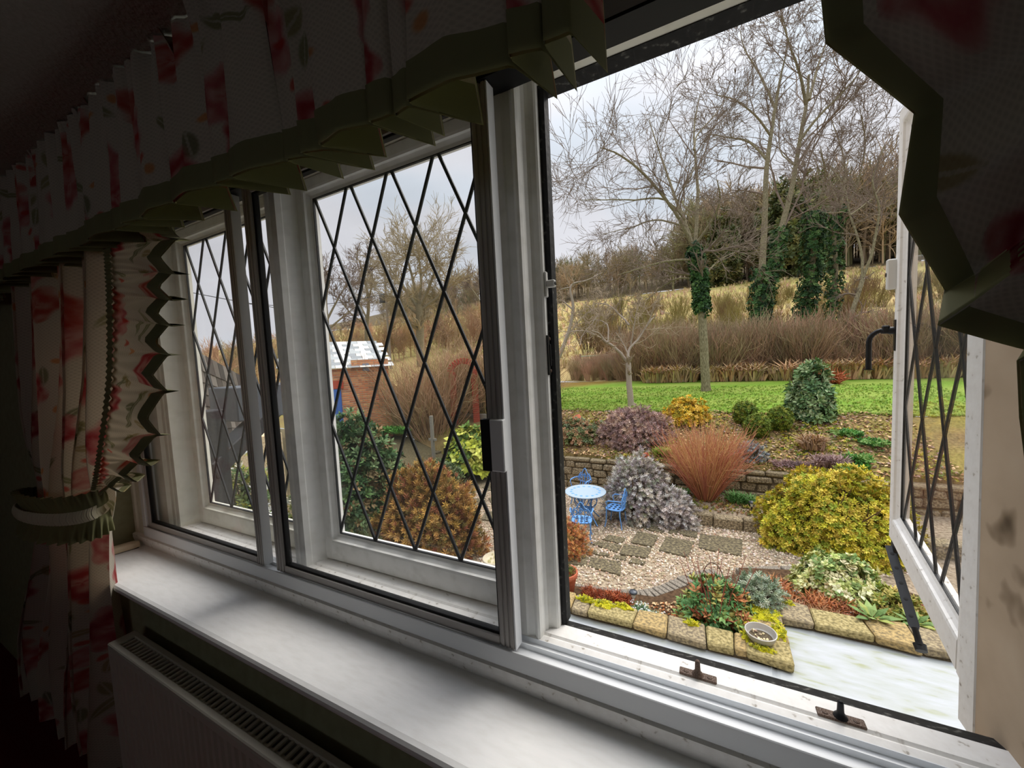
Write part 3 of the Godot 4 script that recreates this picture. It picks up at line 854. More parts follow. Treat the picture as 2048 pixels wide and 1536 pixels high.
	for i in nx:
		var xx := x0 + 0.035 + i * pitch
		prof.append(Vector2(xx + pitch * 0.12, -0.4415)); prof.append(Vector2(xx + pitch * 0.26, -0.4500)); prof.append(Vector2(xx + pitch * 0.52, -0.4500)); prof.append(Vector2(xx + pitch * 0.66, -0.4415))
	prof.append(Vector2(x1, -0.4415)); prof.append(Vector2(x1, -0.472))
	b.prism(prof, -1.42, -0.892, Transform3D(Basis(Vector3(1, 0, 0), Vector3(0, 0, 1), Vector3(0, 1, 0)), Vector3.ZERO))
	b.box(Vector3(x0, -0.895, -0.470), Vector3(x1, -0.868, -0.4415), 0.004)
	b.box(Vector3(x0, -1.45, -0.470), Vector3(x1, -1.418, -0.4415), 0.004)
	part("front_panel", b, M.radiator, t)
	b = MB.new()
	b.box(Vector3(x0 + 0.01, -1.44, -0.512), Vector3(x1 - 0.01, -0.872, -0.500), 0.003)
	part("rear_panel", b, M.radiator, t)
	b = MB.new()
	b.box(Vector3(x0 - 0.004, -1.44, -0.512), Vector3(x0 + 0.010, -0.862, -0.4425), 0.004)
	part("end_panel", b, M.radiator, t)
	b = MB.new()
	b.box(Vector3(x0, -0.869, -0.4600), Vector3(x1, -0.860, -0.4415), 0.003)
	b.box(Vector3(x0, -0.869, -0.5120), Vector3(x1, -0.860, -0.4945), 0.003)
	b.box(Vector3(x0, -0.869, -0.512), Vector3(x0 + 0.045, -0.8602, -0.4415), 0.003)
	var gr := part("top_grille", b, M.radiator, t)
	b = MB.new()
	b.box(Vector3(-0.0045, -0.0075, -0.018), Vector3(0.0045, 0.0, 0.018), 0.001)
	var bar := b.mesh()
	for i in 78:
		var o := part("grille_bar", bar, M.radiator, gr)
		o.position = Vector3(x0 + 0.060 + i * 0.0225, -0.8615, -0.4772)
	for i in 4:
		b = MB.new()
		b.box(Vector3(x0 + 0.2 + i * 0.48, -1.3, -0.5395), Vector3(x0 + 0.24 + i * 0.48, -1.0, -0.512))
		part("bracket", b, M.radiator, t)
	# ---------- cream plastic case on the sill ----------
	b = MB.new()
	var oz := PackedVector2Array([Vector2(-0.021, 0), Vector2(0.021, 0), Vector2(0.0225, 0.004), Vector2(0.022, 0.014), Vector2(0.018, 0.022), Vector2(0.010, 0.026), Vector2(-0.010, 0.026), Vector2(-0.018, 0.022), Vector2(-0.022, 0.014), Vector2(-0.0225, 0.004)])
	t = thing("plastic_case", "flat cream plastic case lying at the far end of the sill", "case", Vector3(-2.225, -0.7235, -0.60))
	t.rotation.y = deg_to_rad(-12)
	b = MB.new()
	var nz := 12
	for i in nz:
		var a := -0.085 + 0.17 * i / nz; var c := -0.085 + 0.17 * (i + 1) / nz
		var sa := 1.0 - pow(absf(a / 0.085), 9.0) * 0.22; var sc := 1.0 - pow(absf(c / 0.085), 9.0) * 0.22
		for j in oz.size():
			var p := oz[j]; var q := oz[(j + 1) % oz.size()]
			b.out([Vector3(p.x * sa, p.y * sa + 0.002, a), Vector3(q.x * sa, q.y * sa + 0.002, a), Vector3(q.x * sc, q.y * sc + 0.002, c), Vector3(p.x * sc, p.y * sc + 0.002, c)], Vector3(0, 0.012, (a + c) / 2))
	for s in [-1.0, 1.0]:
		var e := []
		for p in oz: e.append(Vector3(p.x * 0.78, p.y * 0.78 + 0.002, s * 0.085))
		b.out(e, Vector3(0, 0.012, 0))
	part("shell", b, M.plastic_cream, t)
	b = MB.new()
	b.box(Vector3(-0.0205, 0, -0.08), Vector3(0.0205, 0.003, 0.08))
	part("base", b, M.gasket, t)

# ---------------------------------------------------------------- out of doors
func ground_y(x: float, z: float) -> float:
	var y: float
	if z > -9.3: y = -3.9
	elif z > -10.75: y = -3.65 if x > -1.3 else -3.9
	elif z > -13.5: y = lerpf(-2.95, -2.0, clampf((-10.75 - z) / 2.75, 0, 1))
	elif z > -24.0: y = lerpf(-2.0, -1.75, (-13.5 - z) / 10.5)
	elif z > -27.0: y = -1.75 + (-24.0 - z) * 0.03
	elif z > -110.0: y = -1.66 + 17.2 * pow((-27.0 - z) / 83.0, 1.05)
	else: y = 15.54 + (-110.0 - z) * 0.24
	if x < -6.5 and z > -13.5 and z < -7.0:
		y = maxf(y, lerpf(-3.9, -2.65, clampf((-6.5 - x) / 3.5, 0, 1)) * smoothstep(-7.0, -8.5, z) + -3.9 * (1.0 - smoothstep(-7.0, -8.5, z)))
	return y

func bumpy(x: float, z: float, a := 0.03) -> float:
	return a * (sin(x * 3.1 + z * 1.7) + sin(x * 7.3 - z * 5.1) * 0.6 + sin(z * 9.7 + x * 2.2) * 0.4)

func land(called: String, label: String, x0: float, x1: float, z0: float, z1: float, nx: int, nz: int, m: Material, bump: float, colour: Callable, kind := "structure", lift := 0.0):
	var b := MB.new()
	b.grid(nx, nz, func(s, t):
		var x := lerpf(x0, x1, s); var z := lerpf(z0, z1, t)
		return Vector3(x, ground_y(x, z) + lift + bumpy(x, z, bump), z))
	for i in b.v.size():
		b.c[i] = colour.call(b.v[i].x, b.v[i].z)
	solo(called, b, m, label, "ground", kind)

func shake(b: MB, from: int, a: float, f := 9.0):
	for i in range(from, b.v.size()):
		var p := b.v[i]
		b.v[i] = p + Vector3(sin(p.y * f * 1.3 + p.z * f + p.x * 4.1), 0.7 * sin(p.x * f * 1.1 + p.z * f * 0.9), sin(p.x * f + p.y * f * 1.7)) * a

func stone(called: String, lo: Vector3, hi: Vector3, ch: float, j: float, m: Material, parent: Node) -> MeshInstance3D:
	var b := MB.new()
	b.box(lo, hi, ch)
	shake(b, 0, j)
	return part(called, b, m, parent)

func leaf(b: MB, p: Vector3, d: Vector3, up: Vector3, l: float, w: float, bend := 0.25):   # a pointed, folded leaf
	d = d.normalized()
	var s := d.cross(up).normalized()
	var nn := s.cross(d).normalized()
	var mid := p + d * l * 0.5 + nn * l * bend * 0.5
	var tip := p + d * l + nn * (l * bend * 0.2)
	var a := mid + s * w * 0.5 - nn * w * 0.12
	var c := mid - s * w * 0.5 - nn * w * 0.12
	b.poly([p, a, mid]); b.poly([a, tip, mid]); b.poly([p, mid, c]); b.poly([mid, tip, c])

func leaf_spray(n: int, l: float, w: float, spread: float, bend := 0.25) -> ArrayMesh:   # leaves round a short upright shoot one unit high
	var b := MB.new()
	for i in n:
		var a := i * 2.4
		var d := Vector3(cos(a) * spread, 1.0 - spread * 0.6, sin(a) * spread)
		leaf(b, Vector3(0, 0.5 * i / n, 0), d, Vector3.UP + Vector3(0.01, 0, 0.02), l, w, bend)
	return b.mesh()

func blade_tuft(n: int, h: float, w: float, lean: float) -> ArrayMesh:
	var b := MB.new()
	for i in n:
		var a := i * 2.4 + 0.3
		var o := Vector3(cos(a), 0, sin(a))
		var s := Vector3(-sin(a), 0, cos(a)) * w * 0.5
		var p := o * 0.05 * h
		var q := p + Vector3.UP * h * 0.6 + o * lean * h * 0.3
		var r := p + Vector3.UP * h * (0.95 - 0.3 * lean) + o * lean * h
		b.poly([p - s, p + s, q + s * 0.7]); b.poly([p - s, q + s * 0.7, q - s * 0.7]); b.poly([q - s * 0.7, q + s * 0.7, r])
	return b.mesh()

func pebble() -> ArrayMesh:
	var b := MB.new()
	var ps := [Vector3(1, 0, 0), Vector3(0.2, 0, 0.8), Vector3(-0.9, 0, 0.3), Vector3(-0.4, 0, -0.8), Vector3(0.6, 0, -0.6)]
	for i in 5:
		b.out([ps[i] * 0.95 + Vector3(0, -0.2, 0), ps[(i + 1) % 5] * 0.95 + Vector3(0, -0.2, 0), ps[(i + 1) % 5] * 0.6 + Vector3(0.05, 0.45, 0), ps[i] * 0.6 + Vector3(0.05, 0.45, 0)], Vector3.ZERO)
	var top := []
	for p in ps: top.append(p * 0.6 + Vector3(0.05, 0.45, 0))
	b.out(top, Vector3.ZERO)
	return b.mesh()

func shades(base: Array, n := 24, v := 0.25) -> Array:   # linear colours scattered round the given ones
	var o := []
	for i in n:
		var c: Color = base[i % base.size()]
		var k := rnd(1.0 - v, 1.0 + v)
		o.append(Color(minf(c.r * k * rnd(0.93, 1.07), 1), minf(c.g * k, 1), minf(c.b * k * rnd(0.9, 1.1), 1)))
	return o

func strew(n: int, place: Callable, size: Vector2, tilt: float) -> Array:
	var o := []
	for i in n:
		var p: Vector3 = place.call()
		if p.y < -50: continue
		var bs := Basis(Vector3.UP, rnd(0, TAU)) * Basis(Vector3.RIGHT, rnd(-tilt, tilt)) * Basis(Vector3.BACK, rnd(-tilt, tilt))
		o.append(Transform3D(bs.scaled(Vector3.ONE * rnd(size.x, size.y)), p))
	return o

# points through the outer part of a dome or ball, each with a direction that leads outwards
func crown(n: int, c: Vector3, r: Vector3, size: Vector2, inner := 0.55, dome := true, up := 0.5, lumps := 0.12) -> Array:
	var o := []
	while o.size() < n:
		var d := rdir()
		if dome and d.y < -0.08: continue
		var k := pow(rnd(pow(inner, 3), 1.0), 1.0 / 3.0) * (1.0 + lumps * (sin(d.x * 7.0 + c.x * 3.0) * sin(d.y * 6.0 + 1.0) + sin(d.z * 8.0 + d.x * 3.0 + c.z)))
		var p := c + Vector3(d.x * r.x, maxf(d.y, -0.02 if dome else -1.0) * r.y, d.z * r.z) * k
		var q := (Vector3(d.x / r.x, d.y / r.y, d.z / r.z).normalized() + Vector3.UP * up + rdir() * 0.45).normalized()
		o.append(Transform3D(frame_of(q, rnd(0, TAU)).scaled(Vector3.ONE * rnd(size.x, size.y)), p))
	return o

func fan_stems(b: MB, base: Vector3, n: int, h: Vector2, spread: float, r: float, sides := 3, wob := 0.12, foot := 0.1, forks := 0):
	for i in n:
		var a := rnd(0, TAU)
		var k := sqrt(rnd(0.0, 1.0)) * spread
		var d := Vector3(cos(a) * k, 1.0, sin(a) * k).normalized()
		var l := rnd(h.x, h.y)
		var p := base + Vector3(cos(a) * k, 0, sin(a) * k) * foot
		var pts := [p]; var rr := [r]
		for j in 3:
			d = (d + rdir() * wob + Vector3(cos(a), 0, sin(a)) * k * 0.10).normalized()
			p += d * l / 3.0
			pts.append(p); rr.append(r * (0.85 - 0.22 * j))
		b.tube(pts, rr, sides, false)
		for j in forks:
			var q: Vector3 = pts[1].lerp(pts[3], rnd(0.0, 0.9))
			var e := (d + rdir() * 0.7).normalized()
			b.tube([q, q + e * l * 0.16, q + (e + Vector3.UP * 0.3).normalized() * l * 0.3], [r * 0.5, r * 0.42, r * 0.25], 3, false)

func shrub(called: String, label: String, at: Vector3, r: Vector3, n: int, m: Mesh, size: Vector2, cols: Array, mt: Material, stem_m: Material, inner := 0.55, up := 0.5, category := "shrub", group := "") -> Node3D:
	var t := thing(called, label, category, at, group)
	var b := MB.new()
	fan_stems(b, Vector3(0, -0.03, 0), 26, Vector2(r.y * 0.7, r.y * 0.95), r.x / r.y * 0.8, 0.010 + r.y * 0.006, 4, 0.1, 0.12, 2)
	part("stem", b, stem_m, t, "stuff")
	copies("foliage", m, mt, crown(n, Vector3.ZERO, r, size, inner, true, up), cols, t)
	return t

func grow(b: MB, p: Vector3, d: Vector3, l: float, r: float, lvl: int, kids: Array, up: float, rmin: float):
	var pts := [p]; var rr := [maxf(r, rmin)]
	var segs := 3 if lvl < kids.size() else 2
	for i in segs:
		d = (d + rdir() * 0.24 + Vector3.UP * up).normalized()
		p += d * l / segs
		pts.append(p); rr.append(maxf(lerpf(r, r * 0.4, (i + 1.0) / segs), rmin * (0.6 if i == segs - 1 and lvl == kids.size() else 1.0)))
	b.tube(pts, rr, 4 if lvl == 0 else 3, false)
	if lvl < kids.size():
		for i in kids[lvl]:
			var f := rnd(0.18, 1.0) * segs
			var k := mini(int(f), segs - 1)
			var q: Vector3 = pts[k].lerp(pts[k + 1], f - k)
			var e: Vector3 = (pts[k + 1] - pts[k]).normalized()
			grow(b, q, (e + rdir() * 0.72).normalized(), l * rnd(0.46, 0.80), r * 0.55, lvl + 1, kids, up, rmin)

func bare_tree(called: String, label: String, limbs: Array, bark: Material, twig_m: Material, kids: Array, share: float, up: float, rmin: float, first := 0.3, group := "") -> Node3D:
	var foot: Vector3 = limbs[0][0][0]
	var t := thing(called, label, "tree", foot, group)
	var tw := MB.new()
	for i in limbs.size():
		var pts := []
		for p in limbs[i][0]: pts.append(p - foot)
		# a smoother line through the given points
		var line := []; var rr := []
		var k := pts.size() - 1
		for s in k * 4 + 1:
			var f := s / 4.0
			var j := mini(int(f), k - 1)
			line.append(pts[j].cubic_interpolate(pts[j + 1], pts[maxi(j - 1, 0)], pts[mini(j + 2, k)], f - j) + rdir() * 0.012 * (1 if s > 0 else 0))
			rr.append(lerpf(limbs[i][1], limbs[i][2], float(s) / (k * 4)) * (1.25 if i == 0 and s == 0 else 1.0))
		var b := MB.new()
		b.tube(line, rr, 9 if i == 0 else 6, true)
		part("trunk" if i == 0 else "branch", b, bark, t)
		var total := 0.0
		for s in line.size() - 1: total += line[s].distance_to(line[s + 1])
		var n: int = kids[0]
		if i == 0: n = int(n * 0.6)
		for q in n:
			var f := lerpf(first if i > 0 else 0.62, 1.0, (q + rnd(0, 1)) / n) * (line.size() - 1)
			var j := mini(int(f), line.size() - 2)
			var d: Vector3 = (line[j + 1] - line[j]).normalized()
			grow(tw, line[j].lerp(line[j + 1], f - j), (d * 0.8 + rdir() * 0.9).normalized(), total * share * rnd(0.55, 1.1) * (0.55 if i == 0 else 1.0), rr[j] * 0.5, 0, kids.slice(1), up, rmin)
	part("twigs", tw, twig_m, t, "stuff")
	return t

func ivy_on(t: Node3D, pts: Array, rad: float, n: int, cols: Array):
	var xs := []
	for i in n:
		var f := rnd(0, 0.999) * (pts.size() - 1)
		var k := int(f)
		var p: Vector3 = pts[k].lerp(pts[k + 1], f - k) - t.position
		var d := rdir(); d.y *= 0.4; d = d.normalized()
		xs.append(Transform3D(frame_of((d + Vector3.UP * 0.3).normalized(), rnd(0, TAU)).scaled(Vector3.ONE * rnd(0.10, 0.2)), p + d * rad * rnd(0.5, 1.15)))
	copies("ivy", M.spray_ivy, M.leafy, xs, cols, t)

func outdoors():
	M.bark = nmat([[0.0, rgb(84, 76, 58)], [0.5, rgb(134, 124, 96)], [1.0, rgb(172, 164, 140)]], 0.05, 1.6, 0.95, 0.6, 31, Vector3(1, 0.25, 1))
	M.bark_pale = nmat([[0.0, rgb(104, 88, 76)], [0.5, rgb(168, 154, 138)], [1.0, rgb(202, 192, 178)]], 0.05, 4.0, 0.95, 0.4, 32)
	M.twig = mat(rgb(128, 112, 98), 0.95)
	M.twig_pale = mat(rgb(164, 146, 122), 0.95)
	M.leafy = vmat(0.6)
	M.leafy.backlight_enabled = true
	M.leafy.backlight = Color(0.35, 0.35, 0.2)
	M.dry = vmat(0.9)
	M.soil = vmat(1.0)
	M.soil.albedo_texture = noise_tex(0.06, 41, [[0.0, Color(0.55, 0.52, 0.5)], [0.5, Color(0.85, 0.85, 0.85)], [1.0, Color(1, 1, 1)]])
	M.soil.uv1_triplanar = true; M.soil.uv1_world_triplanar = true; M.soil.uv1_scale = Vector3.ONE * 0.9
	M.lichen = []
	for q in [[rgb(96, 86, 66), rgb(150, 130, 90), rgb(186, 160, 108)], [rgb(92, 84, 72), rgb(140, 126, 100), rgb(170, 156, 122)], [rgb(98, 90, 62), rgb(150, 136, 92), rgb(180, 166, 122)]]:
		M.lichen.append(nmat([[0.0, q[0]], [0.35, q[1].lerp(q[0], 0.4)], [0.5, q[1]], [0.75, q[2].lerp(q[1], 0.4)], [1.0, q[2]]], 0.035, 2.2, 0.95, 0.35, 42 + M.lichen.size(), Vector3.ONE, true, 5))
	M.lichen_stone = M.lichen[1]
	M.wall_stone = nmat([[0.0, rgb(74, 66, 54)], [0.45, rgb(134, 120, 96)], [0.7, rgb(166, 150, 120)], [1.0, rgb(196, 182, 154)]], 0.04, 1.8, 0.95, 0.8, 43, Vector3.ONE, true, 5)
	M.slab = nmat([[0.0, rgb(58, 52, 42)], [0.4, rgb(92, 84, 68)], [0.62, rgb(112, 102, 76)], [1.0, rgb(138, 128, 106)]], 0.035, 1.6, 0.95, 0.4, 44, Vector3.ONE, true, 5)
	M.mortar = nmat([[0.0, rgb(66, 58, 46)], [1.0, rgb(104, 92, 72)]], 0.06, 2.0, 1.0, 0.5, 45)
	M.terracotta = nmat([[0.0, rgb(160, 84, 58)], [0.6, rgb(196, 112, 82)], [1.0, rgb(206, 150, 124)]], 0.04, 3.0, 0.9, 0.1, 46)
	M.blue = nmat([[0.0, rgb(58, 104, 176)], [0.5, rgb(96, 150, 212)], [1.0, rgb(176, 206, 226)]], 0.06, 4.0, 0.6, 0.1, 47)
	M.spray = leaf_spray(6, 1.0, 0.42, 0.75)
	M.spray_ivy = leaf_spray(5, 1.0, 0.75, 0.9)
	M.sprig = leaf_spray(11, 0.55, 0.12, 0.6)
	M.tuft = blade_tuft(7, 1.0, 0.09, 0.55)
	grounds()
	stonework()
	table_set()
	planting()
	tree_lines()
	yard_side()

func grounds():
	land("ground", "pale gravel patio below the window, bedding the paving slabs", -60.0, 6.0, -0.9, -10.7, 120, 40, M.soil, 0.0, func(x, z): return lin(176, 158, 134) if x > -6.6 else lin(118, 108, 80))
	land("ground", "mossy leaf strewn upper bed behind the stone retaining wall", -60.0, 9.0, -10.72, -13.6, 200, 22, M.soil, 0.025, func(x, z):
		var k := 0.5 + 0.5 * sin(x * 2.3 + z * 1.1) * sin(z * 3.0 - x)
		return lin(150, 126, 88).lerp(lin(160, 152, 72), k * 0.8))
	var grass := vmat(1.0)
	grass.albedo_texture = noise_tex(0.09, 51, [[0.0, Color(0.6, 0.68, 0.5)], [0.5, Color(0.85, 0.88, 0.8)], [1.0, Color(1, 1, 0.95)]])
	grass.uv1_triplanar = true; grass.uv1_world_triplanar = true; grass.uv1_scale = Vector3.ONE * 0.6
	land("lawn", "bright green lawn between the upper bed and the brown hedge", -60.0, 16.0, -13.55, -24.5, 90, 30, grass, 0.012, func(x, z):
		var bank := smoothstep(-6.5, -8.5, x + (z + 21.0) * 0.8)
		return lin(126, 158, 56).lerp(lin(156, 170, 84), 0.5 + 0.5 * sin(x * 0.8 + z * 1.9)).lerp(lin(134, 104, 52), bank))
	land("field", "rough tan hillside field rising behind the hedge to the wood", -170.0, 110.0, -24.4, -112.0, 90, 50, grass, 0.1, func(x, z):
		var k := 0.5 + 0.5 * sin(x * 0.11 + z * 0.17) * sin(z * 0.23 + 1.0 + x * 0.05)
		return lin(206, 174, 132).lerp(lin(176, 168, 96), k * 0.7).lerp(lin(208, 168, 140), smoothstep(-50.0, -30.0, z) * 0.5))
	land("hill", "upper slope of the hill under the bare wood", -190.0, 150.0, -111.5, -200.0, 40, 12, M.soil, 0.3, func(x, z): return lin(112, 98, 72))
	# gravel
	var cols := shades([lin(214, 197, 170), lin(194, 174, 146), lin(180, 150, 126), lin(222, 211, 194), lin(150, 132, 110), lin(202, 180, 160)], 40, 0.16)
	var pb := pebble()
	var place := func():
		var x := rnd(-6.4, 3.3); var z := -4.95 - 4.4 * pow(rnd(0, 1), 0.85)
		if x < -2.6: z = rnd(-5.0, -10.6)
		if x > 0.4 and z > -7.3 + (x - 0.4) * -0.4 and z < -5.0: return Vector3(0, -99, 0)
		if x > -1.9 and x < 0.4 and z > -5.85 - 0.6 * maxf(0.0, x + 1.0): return Vector3(0, -99, 0)
		return Vector3(x, -3.893 + rnd(-0.004, 0.006), z)
	solo_copies("gravel", "loose pale gravel spread over the patio round the slabs", "gravel", pb, M.dry, strew(21000, place, Vector2(0.012, 0.032), 0.4), cols)
	# grass blades on the near part of the lawn
	solo_copies("grass", "short bright lawn grass along the edge of the bed", "grass", blade_tuft(7, 1.0, 0.16, 0.9), M.leafy, strew(9000, func():
		var z := -13.45 - 7.5 * pow(rnd(0, 1), 1.6); var x := rnd(-8.5, 7.5)
		return Vector3(x, ground_y(x, z) - 0.005 + bumpy(x, z, 0.012), z), Vector2(0.05, 0.10), 0.2), shades([lin(124, 156, 54), lin(154, 174, 74), lin(112, 144, 48), lin(170, 178, 96)], 30, 0.2))
	# fallen leaves, weeds and moss on the beds
	var lf := MB.new()
	leaf(lf, Vector3(-0.5, 0, 0), Vector3.RIGHT, Vector3.UP, 1.0, 0.6, 0.3)
	var lm := lf.mesh()
	solo_copies("fallen_leaves", "brown fallen leaves strewn over the upper bed", "leaves", lm, M.dry, strew(9000, func():
		var x := rnd(-5.5, 4.6); var z := rnd(-10.75, -13.6)
		return Vector3(x, ground_y(x, z) + 0.02 + bumpy(x, z, 0.025), z), Vector2(0.04, 0.11), 0.6), shades([lin(172, 130, 92), lin(140, 104, 80), lin(206, 172, 126), lin(160, 134, 122), lin(116, 92, 70)], 30, 0.25))
	solo_copies("moss", "yellow green moss and creeping weeds over the upper bed", "moss", M.spray, M.leafy, strew(3600, func():
		var x := rnd(-5.0, 4.6); var z := rnd(-10.72, -13.5)
		if sin(x * 2.1 + z * 1.3) + sin(x * 0.9 - z * 2.0) < rnd(-0.4, 1.2): return Vector3(0, -99, 0)
		return Vector3(x, ground_y(x, z) + 0.0 + bumpy(x, z, 0.025), z), Vector2(0.03, 0.08), 0.5), shades([lin(168, 164, 50), lin(120, 140, 50), lin(190, 176, 70), lin(88, 120, 54)], 30, 0.22))
	# beds near the house
	var soil2 := func(called: String, label: String, pts: Array, y: float):
		var b := MB.new()
		b.prism(PackedVector2Array(pts), y - 0.3, y, Transform3D(Basis(Vector3(1, 0, 0), Vector3(0, 0, -1), Vector3(0, 1, 0)), Vector3.ZERO))
		for i in b.c.size(): b.c[i] = lin(96, 74, 54)
		solo(called, b, M.soil, label, "soil", "structure")
	soil2.call("ground", "dark leafy soil of the bed inside the coped wall", [Vector2(-2.6, 5.1), Vector2(0.45, 5.1), Vector2(0.45, 7.2), Vector2(-0.1, 6.8), Vector2(-0.8, 6.0), Vector2(-2.6, 5.72)], -3.78)
	soil2.call("ground", "dark leafy soil of the bed round the variegated shrub", [Vector2(0.4, 5.9), Vector2(3.6, 5.9), Vector2(3.6, 7.0), Vector2(1.9, 7.75), Vector2(0.4, 7.3)], -3.74)
	solo_copies("fallen_leaves", "curled brown leaves littering the beds below the window", "leaves", lm, M.dry, strew(2600, func():
		if rnd(0, 1) < 0.5:
			var x := rnd(-1.8, 0.4)
			return Vector3(x, -3.765, rnd(-5.2, -5.75 - 0.7 * maxf(0.0, x + 0.9)))
		return Vector3(rnd(0.6, 3.4), -3.725, rnd(-6.0, -7.1)), Vector2(0.03, 0.075), 0.7), shades([lin(158, 100, 62), lin(196, 160, 116), lin(120, 76, 52), lin(210, 180, 140)], 30, 0.25))

func solo_copies(called: String, label: String, category: String, m: Mesh, mt: Material, xs: Array, cols: Array) -> MultiMeshInstance3D:
	var o := copies(numbered(called), m, mt, xs, cols, self)
	tag(o, label, category, "", "stuff")
	return o

func stonework():
	# paving slabs set in the gravel
	var t := thing("path", "weathered stone slabs set in the gravel beside the blue table", "paving", Vector3.ZERO, "", "structure")
	for q in SLABS:
		var b := MB.new()
		var c := Vector2.ZERO
		for p in q: c += p / q.size()
		var o := PackedVector2Array()
		for p in q:
			o.append(Vector2(p.x, -p.y) + (Vector2(c.x, -c.y) - Vector2(p.x, -p.y)) * 0.035)
		var inset := PackedVector2Array()
		for p in o: inset.append(p + (Vector2(c.x, -c.y) - p).normalized() * 0.012)
		var ob := Transform3D(Basis(Vector3(1, 0, 0), Vector3(0, 0, -1), Vector3(0, 1, 0)), Vector3(0, rnd(-0.004, 0.008), 0))
		b.prism(o, -3.93, -3.878, ob)
		b.prism(inset, -3.90, -3.872, ob)
		part("slab", b, M.slab, t)
	# coped dwarf wall: along the house, then a pier out into the garden, then on along the bed
	t = thing("wall_garden", "mossy stone coped dwarf wall enclosing the beds below the window", "wall", Vector3.ZERO, "", "structure")
	var b := MB.new()
	b.box(Vector3(-3.4, -3.95, -5.18), Vector3(0.78, -3.585, -4.92))
	b.box(Vector3(0.37, -3.95, -5.95), Vector3(0.76, -3.585, -4.92))
	b.box(Vector3(0.76, -3.95, -6.08), Vector3(3.7, -3.585, -5.77))
	part("rubble_core", b, M.mortar, t)
	var x := -3.4
	var k := 0
	while x < 0.30:
		var w := minf([0.44, 0.30, 0.52, 0.36, 0.24, 0.62, 0.40][k % 7], 0.36 - x)
		stone("coping_stone", Vector3(x, -3.60, -5.23 + rnd(-0.02, 0.02)), Vector3(x + w - 0.012, -3.50 + rnd(-0.012, 0.012), -4.88 + rnd(-0.015, 0.015)), 0.018, 0.012, M.lichen[k % 3], t)
		x += w; k += 1
	for z in [[-4.88, -5.25], [-5.26, -5.60], [-5.61, -5.98]]:
		stone("coping_stone", Vector3(0.345, -3.60, z[1] + 0.01), Vector3(0.79, -3.495 + rnd(-0.01, 0.01), z[0]), 0.018, 0.012, M.lichen[int(-z[0] * 3.0) % 3], t)
	x = 0.80; k = 0
	while x < 3.5:
		var w: float = [0.34, 0.56, 0.42, 0.30, 0.60][k % 5]
		stone("coping_stone", Vector3(x, -3.60, -6.13 + rnd(-0.03, 0.03)), Vector3(x + w - 0.014, -3.50 + rnd(-0.012, 0.012), -5.73 + rnd(-0.02, 0.02)), 0.018, 0.014, M.lichen[(k + 1) % 3], t)
		x += w; k += 1
	var mo := []
	for q in [[-1.36, -5.10, 0.15, 0.09], [-1.10, -5.16, 0.13, 0.06], [-0.25, -5.16, 0.10, 0.06], [0.58, -5.72, 0.20, 0.16], [0.42, -5.42, 0.09, 0.14], [0.72, -5.42, 0.07, 0.16], [0.36, -5.16, 0.06, 0.09], [0.50, -5.0, 0.13, 0.06], [0.92, -6.06, 0.06, 0.05], [-1.62, -5.12, 0.14, 0.06]]:
		var mm := MB.new()
		mm.grid(14, 14, func(s, v):
			var e := Vector2(s * 2 - 1, 1 - v * 2)
			var l := minf(e.length(), 1.0)
			e = e.normalized() * l * (1.0 + 0.18 * sin(e.angle() * 5.0 + q[0] * 9.0)) if e.length() > 0.001 else e
			return Vector3(q[0] + e.x * q[2], -3.515 + 0.04 * sqrt(maxf(0.0, 1.0 - l * l)) * (1.0 + 0.4 * sin(e.x * 9.0 + e.y * 7.0)), q[1] - e.y * q[3]))
		part("moss", mm, moss_m(), t)
		for i in int(2600.0 * q[2] * q[3]) + 12:
			var aa := rnd(0, TAU); var l := sqrt(rnd(0, 1.1))
			mo.append(Transform3D((Basis(Vector3.UP, rnd(0, TAU)) * Basis(Vector3.RIGHT, rnd(-0.5, 0.5))).scaled(Vector3.ONE * rnd(0.016, 0.034)), Vector3(q[0] + cos(aa) * l * q[2], -3.505 + 0.03 * sqrt(maxf(0.0, 1.0 - l * l)), q[1] + sin(aa) * l * q[3])))
	copies("moss_tuft", M.spray, M.leafy, mo, shades([lin(196, 190, 40), lin(160, 160, 36), lin(216, 204, 70), lin(120, 126, 40)], 24, 0.2), t)
	# the pale weathered surface between that wall and the house
	b = MB.new()
	b.grid(90, 90, func(s, v):
		var xx := lerpf(-4.0, 3.9, s); var z := lerpf(-0.93, -4.93 if xx < 0.6 else -5.80, v)
		return Vector3(xx, -3.625 + 0.007 * sin(z * 9.0 + 0.8 * sin(xx * 2.2) + xx * 1.2) + 0.005 * sin(z * 21.0 + xx * 3.0 + sin(xx * 5.0)), z))
	var rm := nmat([[0.0, rgb(142, 146, 112)], [0.3, rgb(160, 164, 160)], [1.0, rgb(174, 177, 183)]], 0.02, 0.7, 0.55, 0.9, 61, Vector3(0.5, 1, 1.8))
	b.box(Vector3(-4.0, -3.95, -4.93), Vector3(3.9, -3.66, -0.93))
	b.box(Vector3(0.6, -3.95, -5.80), Vector3(3.9, -3.66, -4.93))
	solo("roof", b, rm, "pale rippled weathered surface between the house and the coped wall", "roof", "structure")
	# edging of bricks on edge, curving round the bed, then dark stones
	t = thing("trim_4", "curved edging of grey bricks between bed and gravel", "edging", Vector3.ZERO, "", "structure")
	var line := [Vector2(-2.3, -5.78), Vector2(-1.89, -5.80), Vector2(-1.62, -5.85), Vector2(-1.28, -5.93), Vector2(-1.02, -6.01), Vector2(-0.82, -6.15), Vector2(-0.58, -6.44), Vector2(-0.34, -6.79), Vector2(-0.15, -6.97), Vector2(0.1, -7.15)]
	var c2 := Curve2D.new()
	for p in line: c2.add_point(p)
	var lng := c2.get_baked_length()
	var dd := 0.05
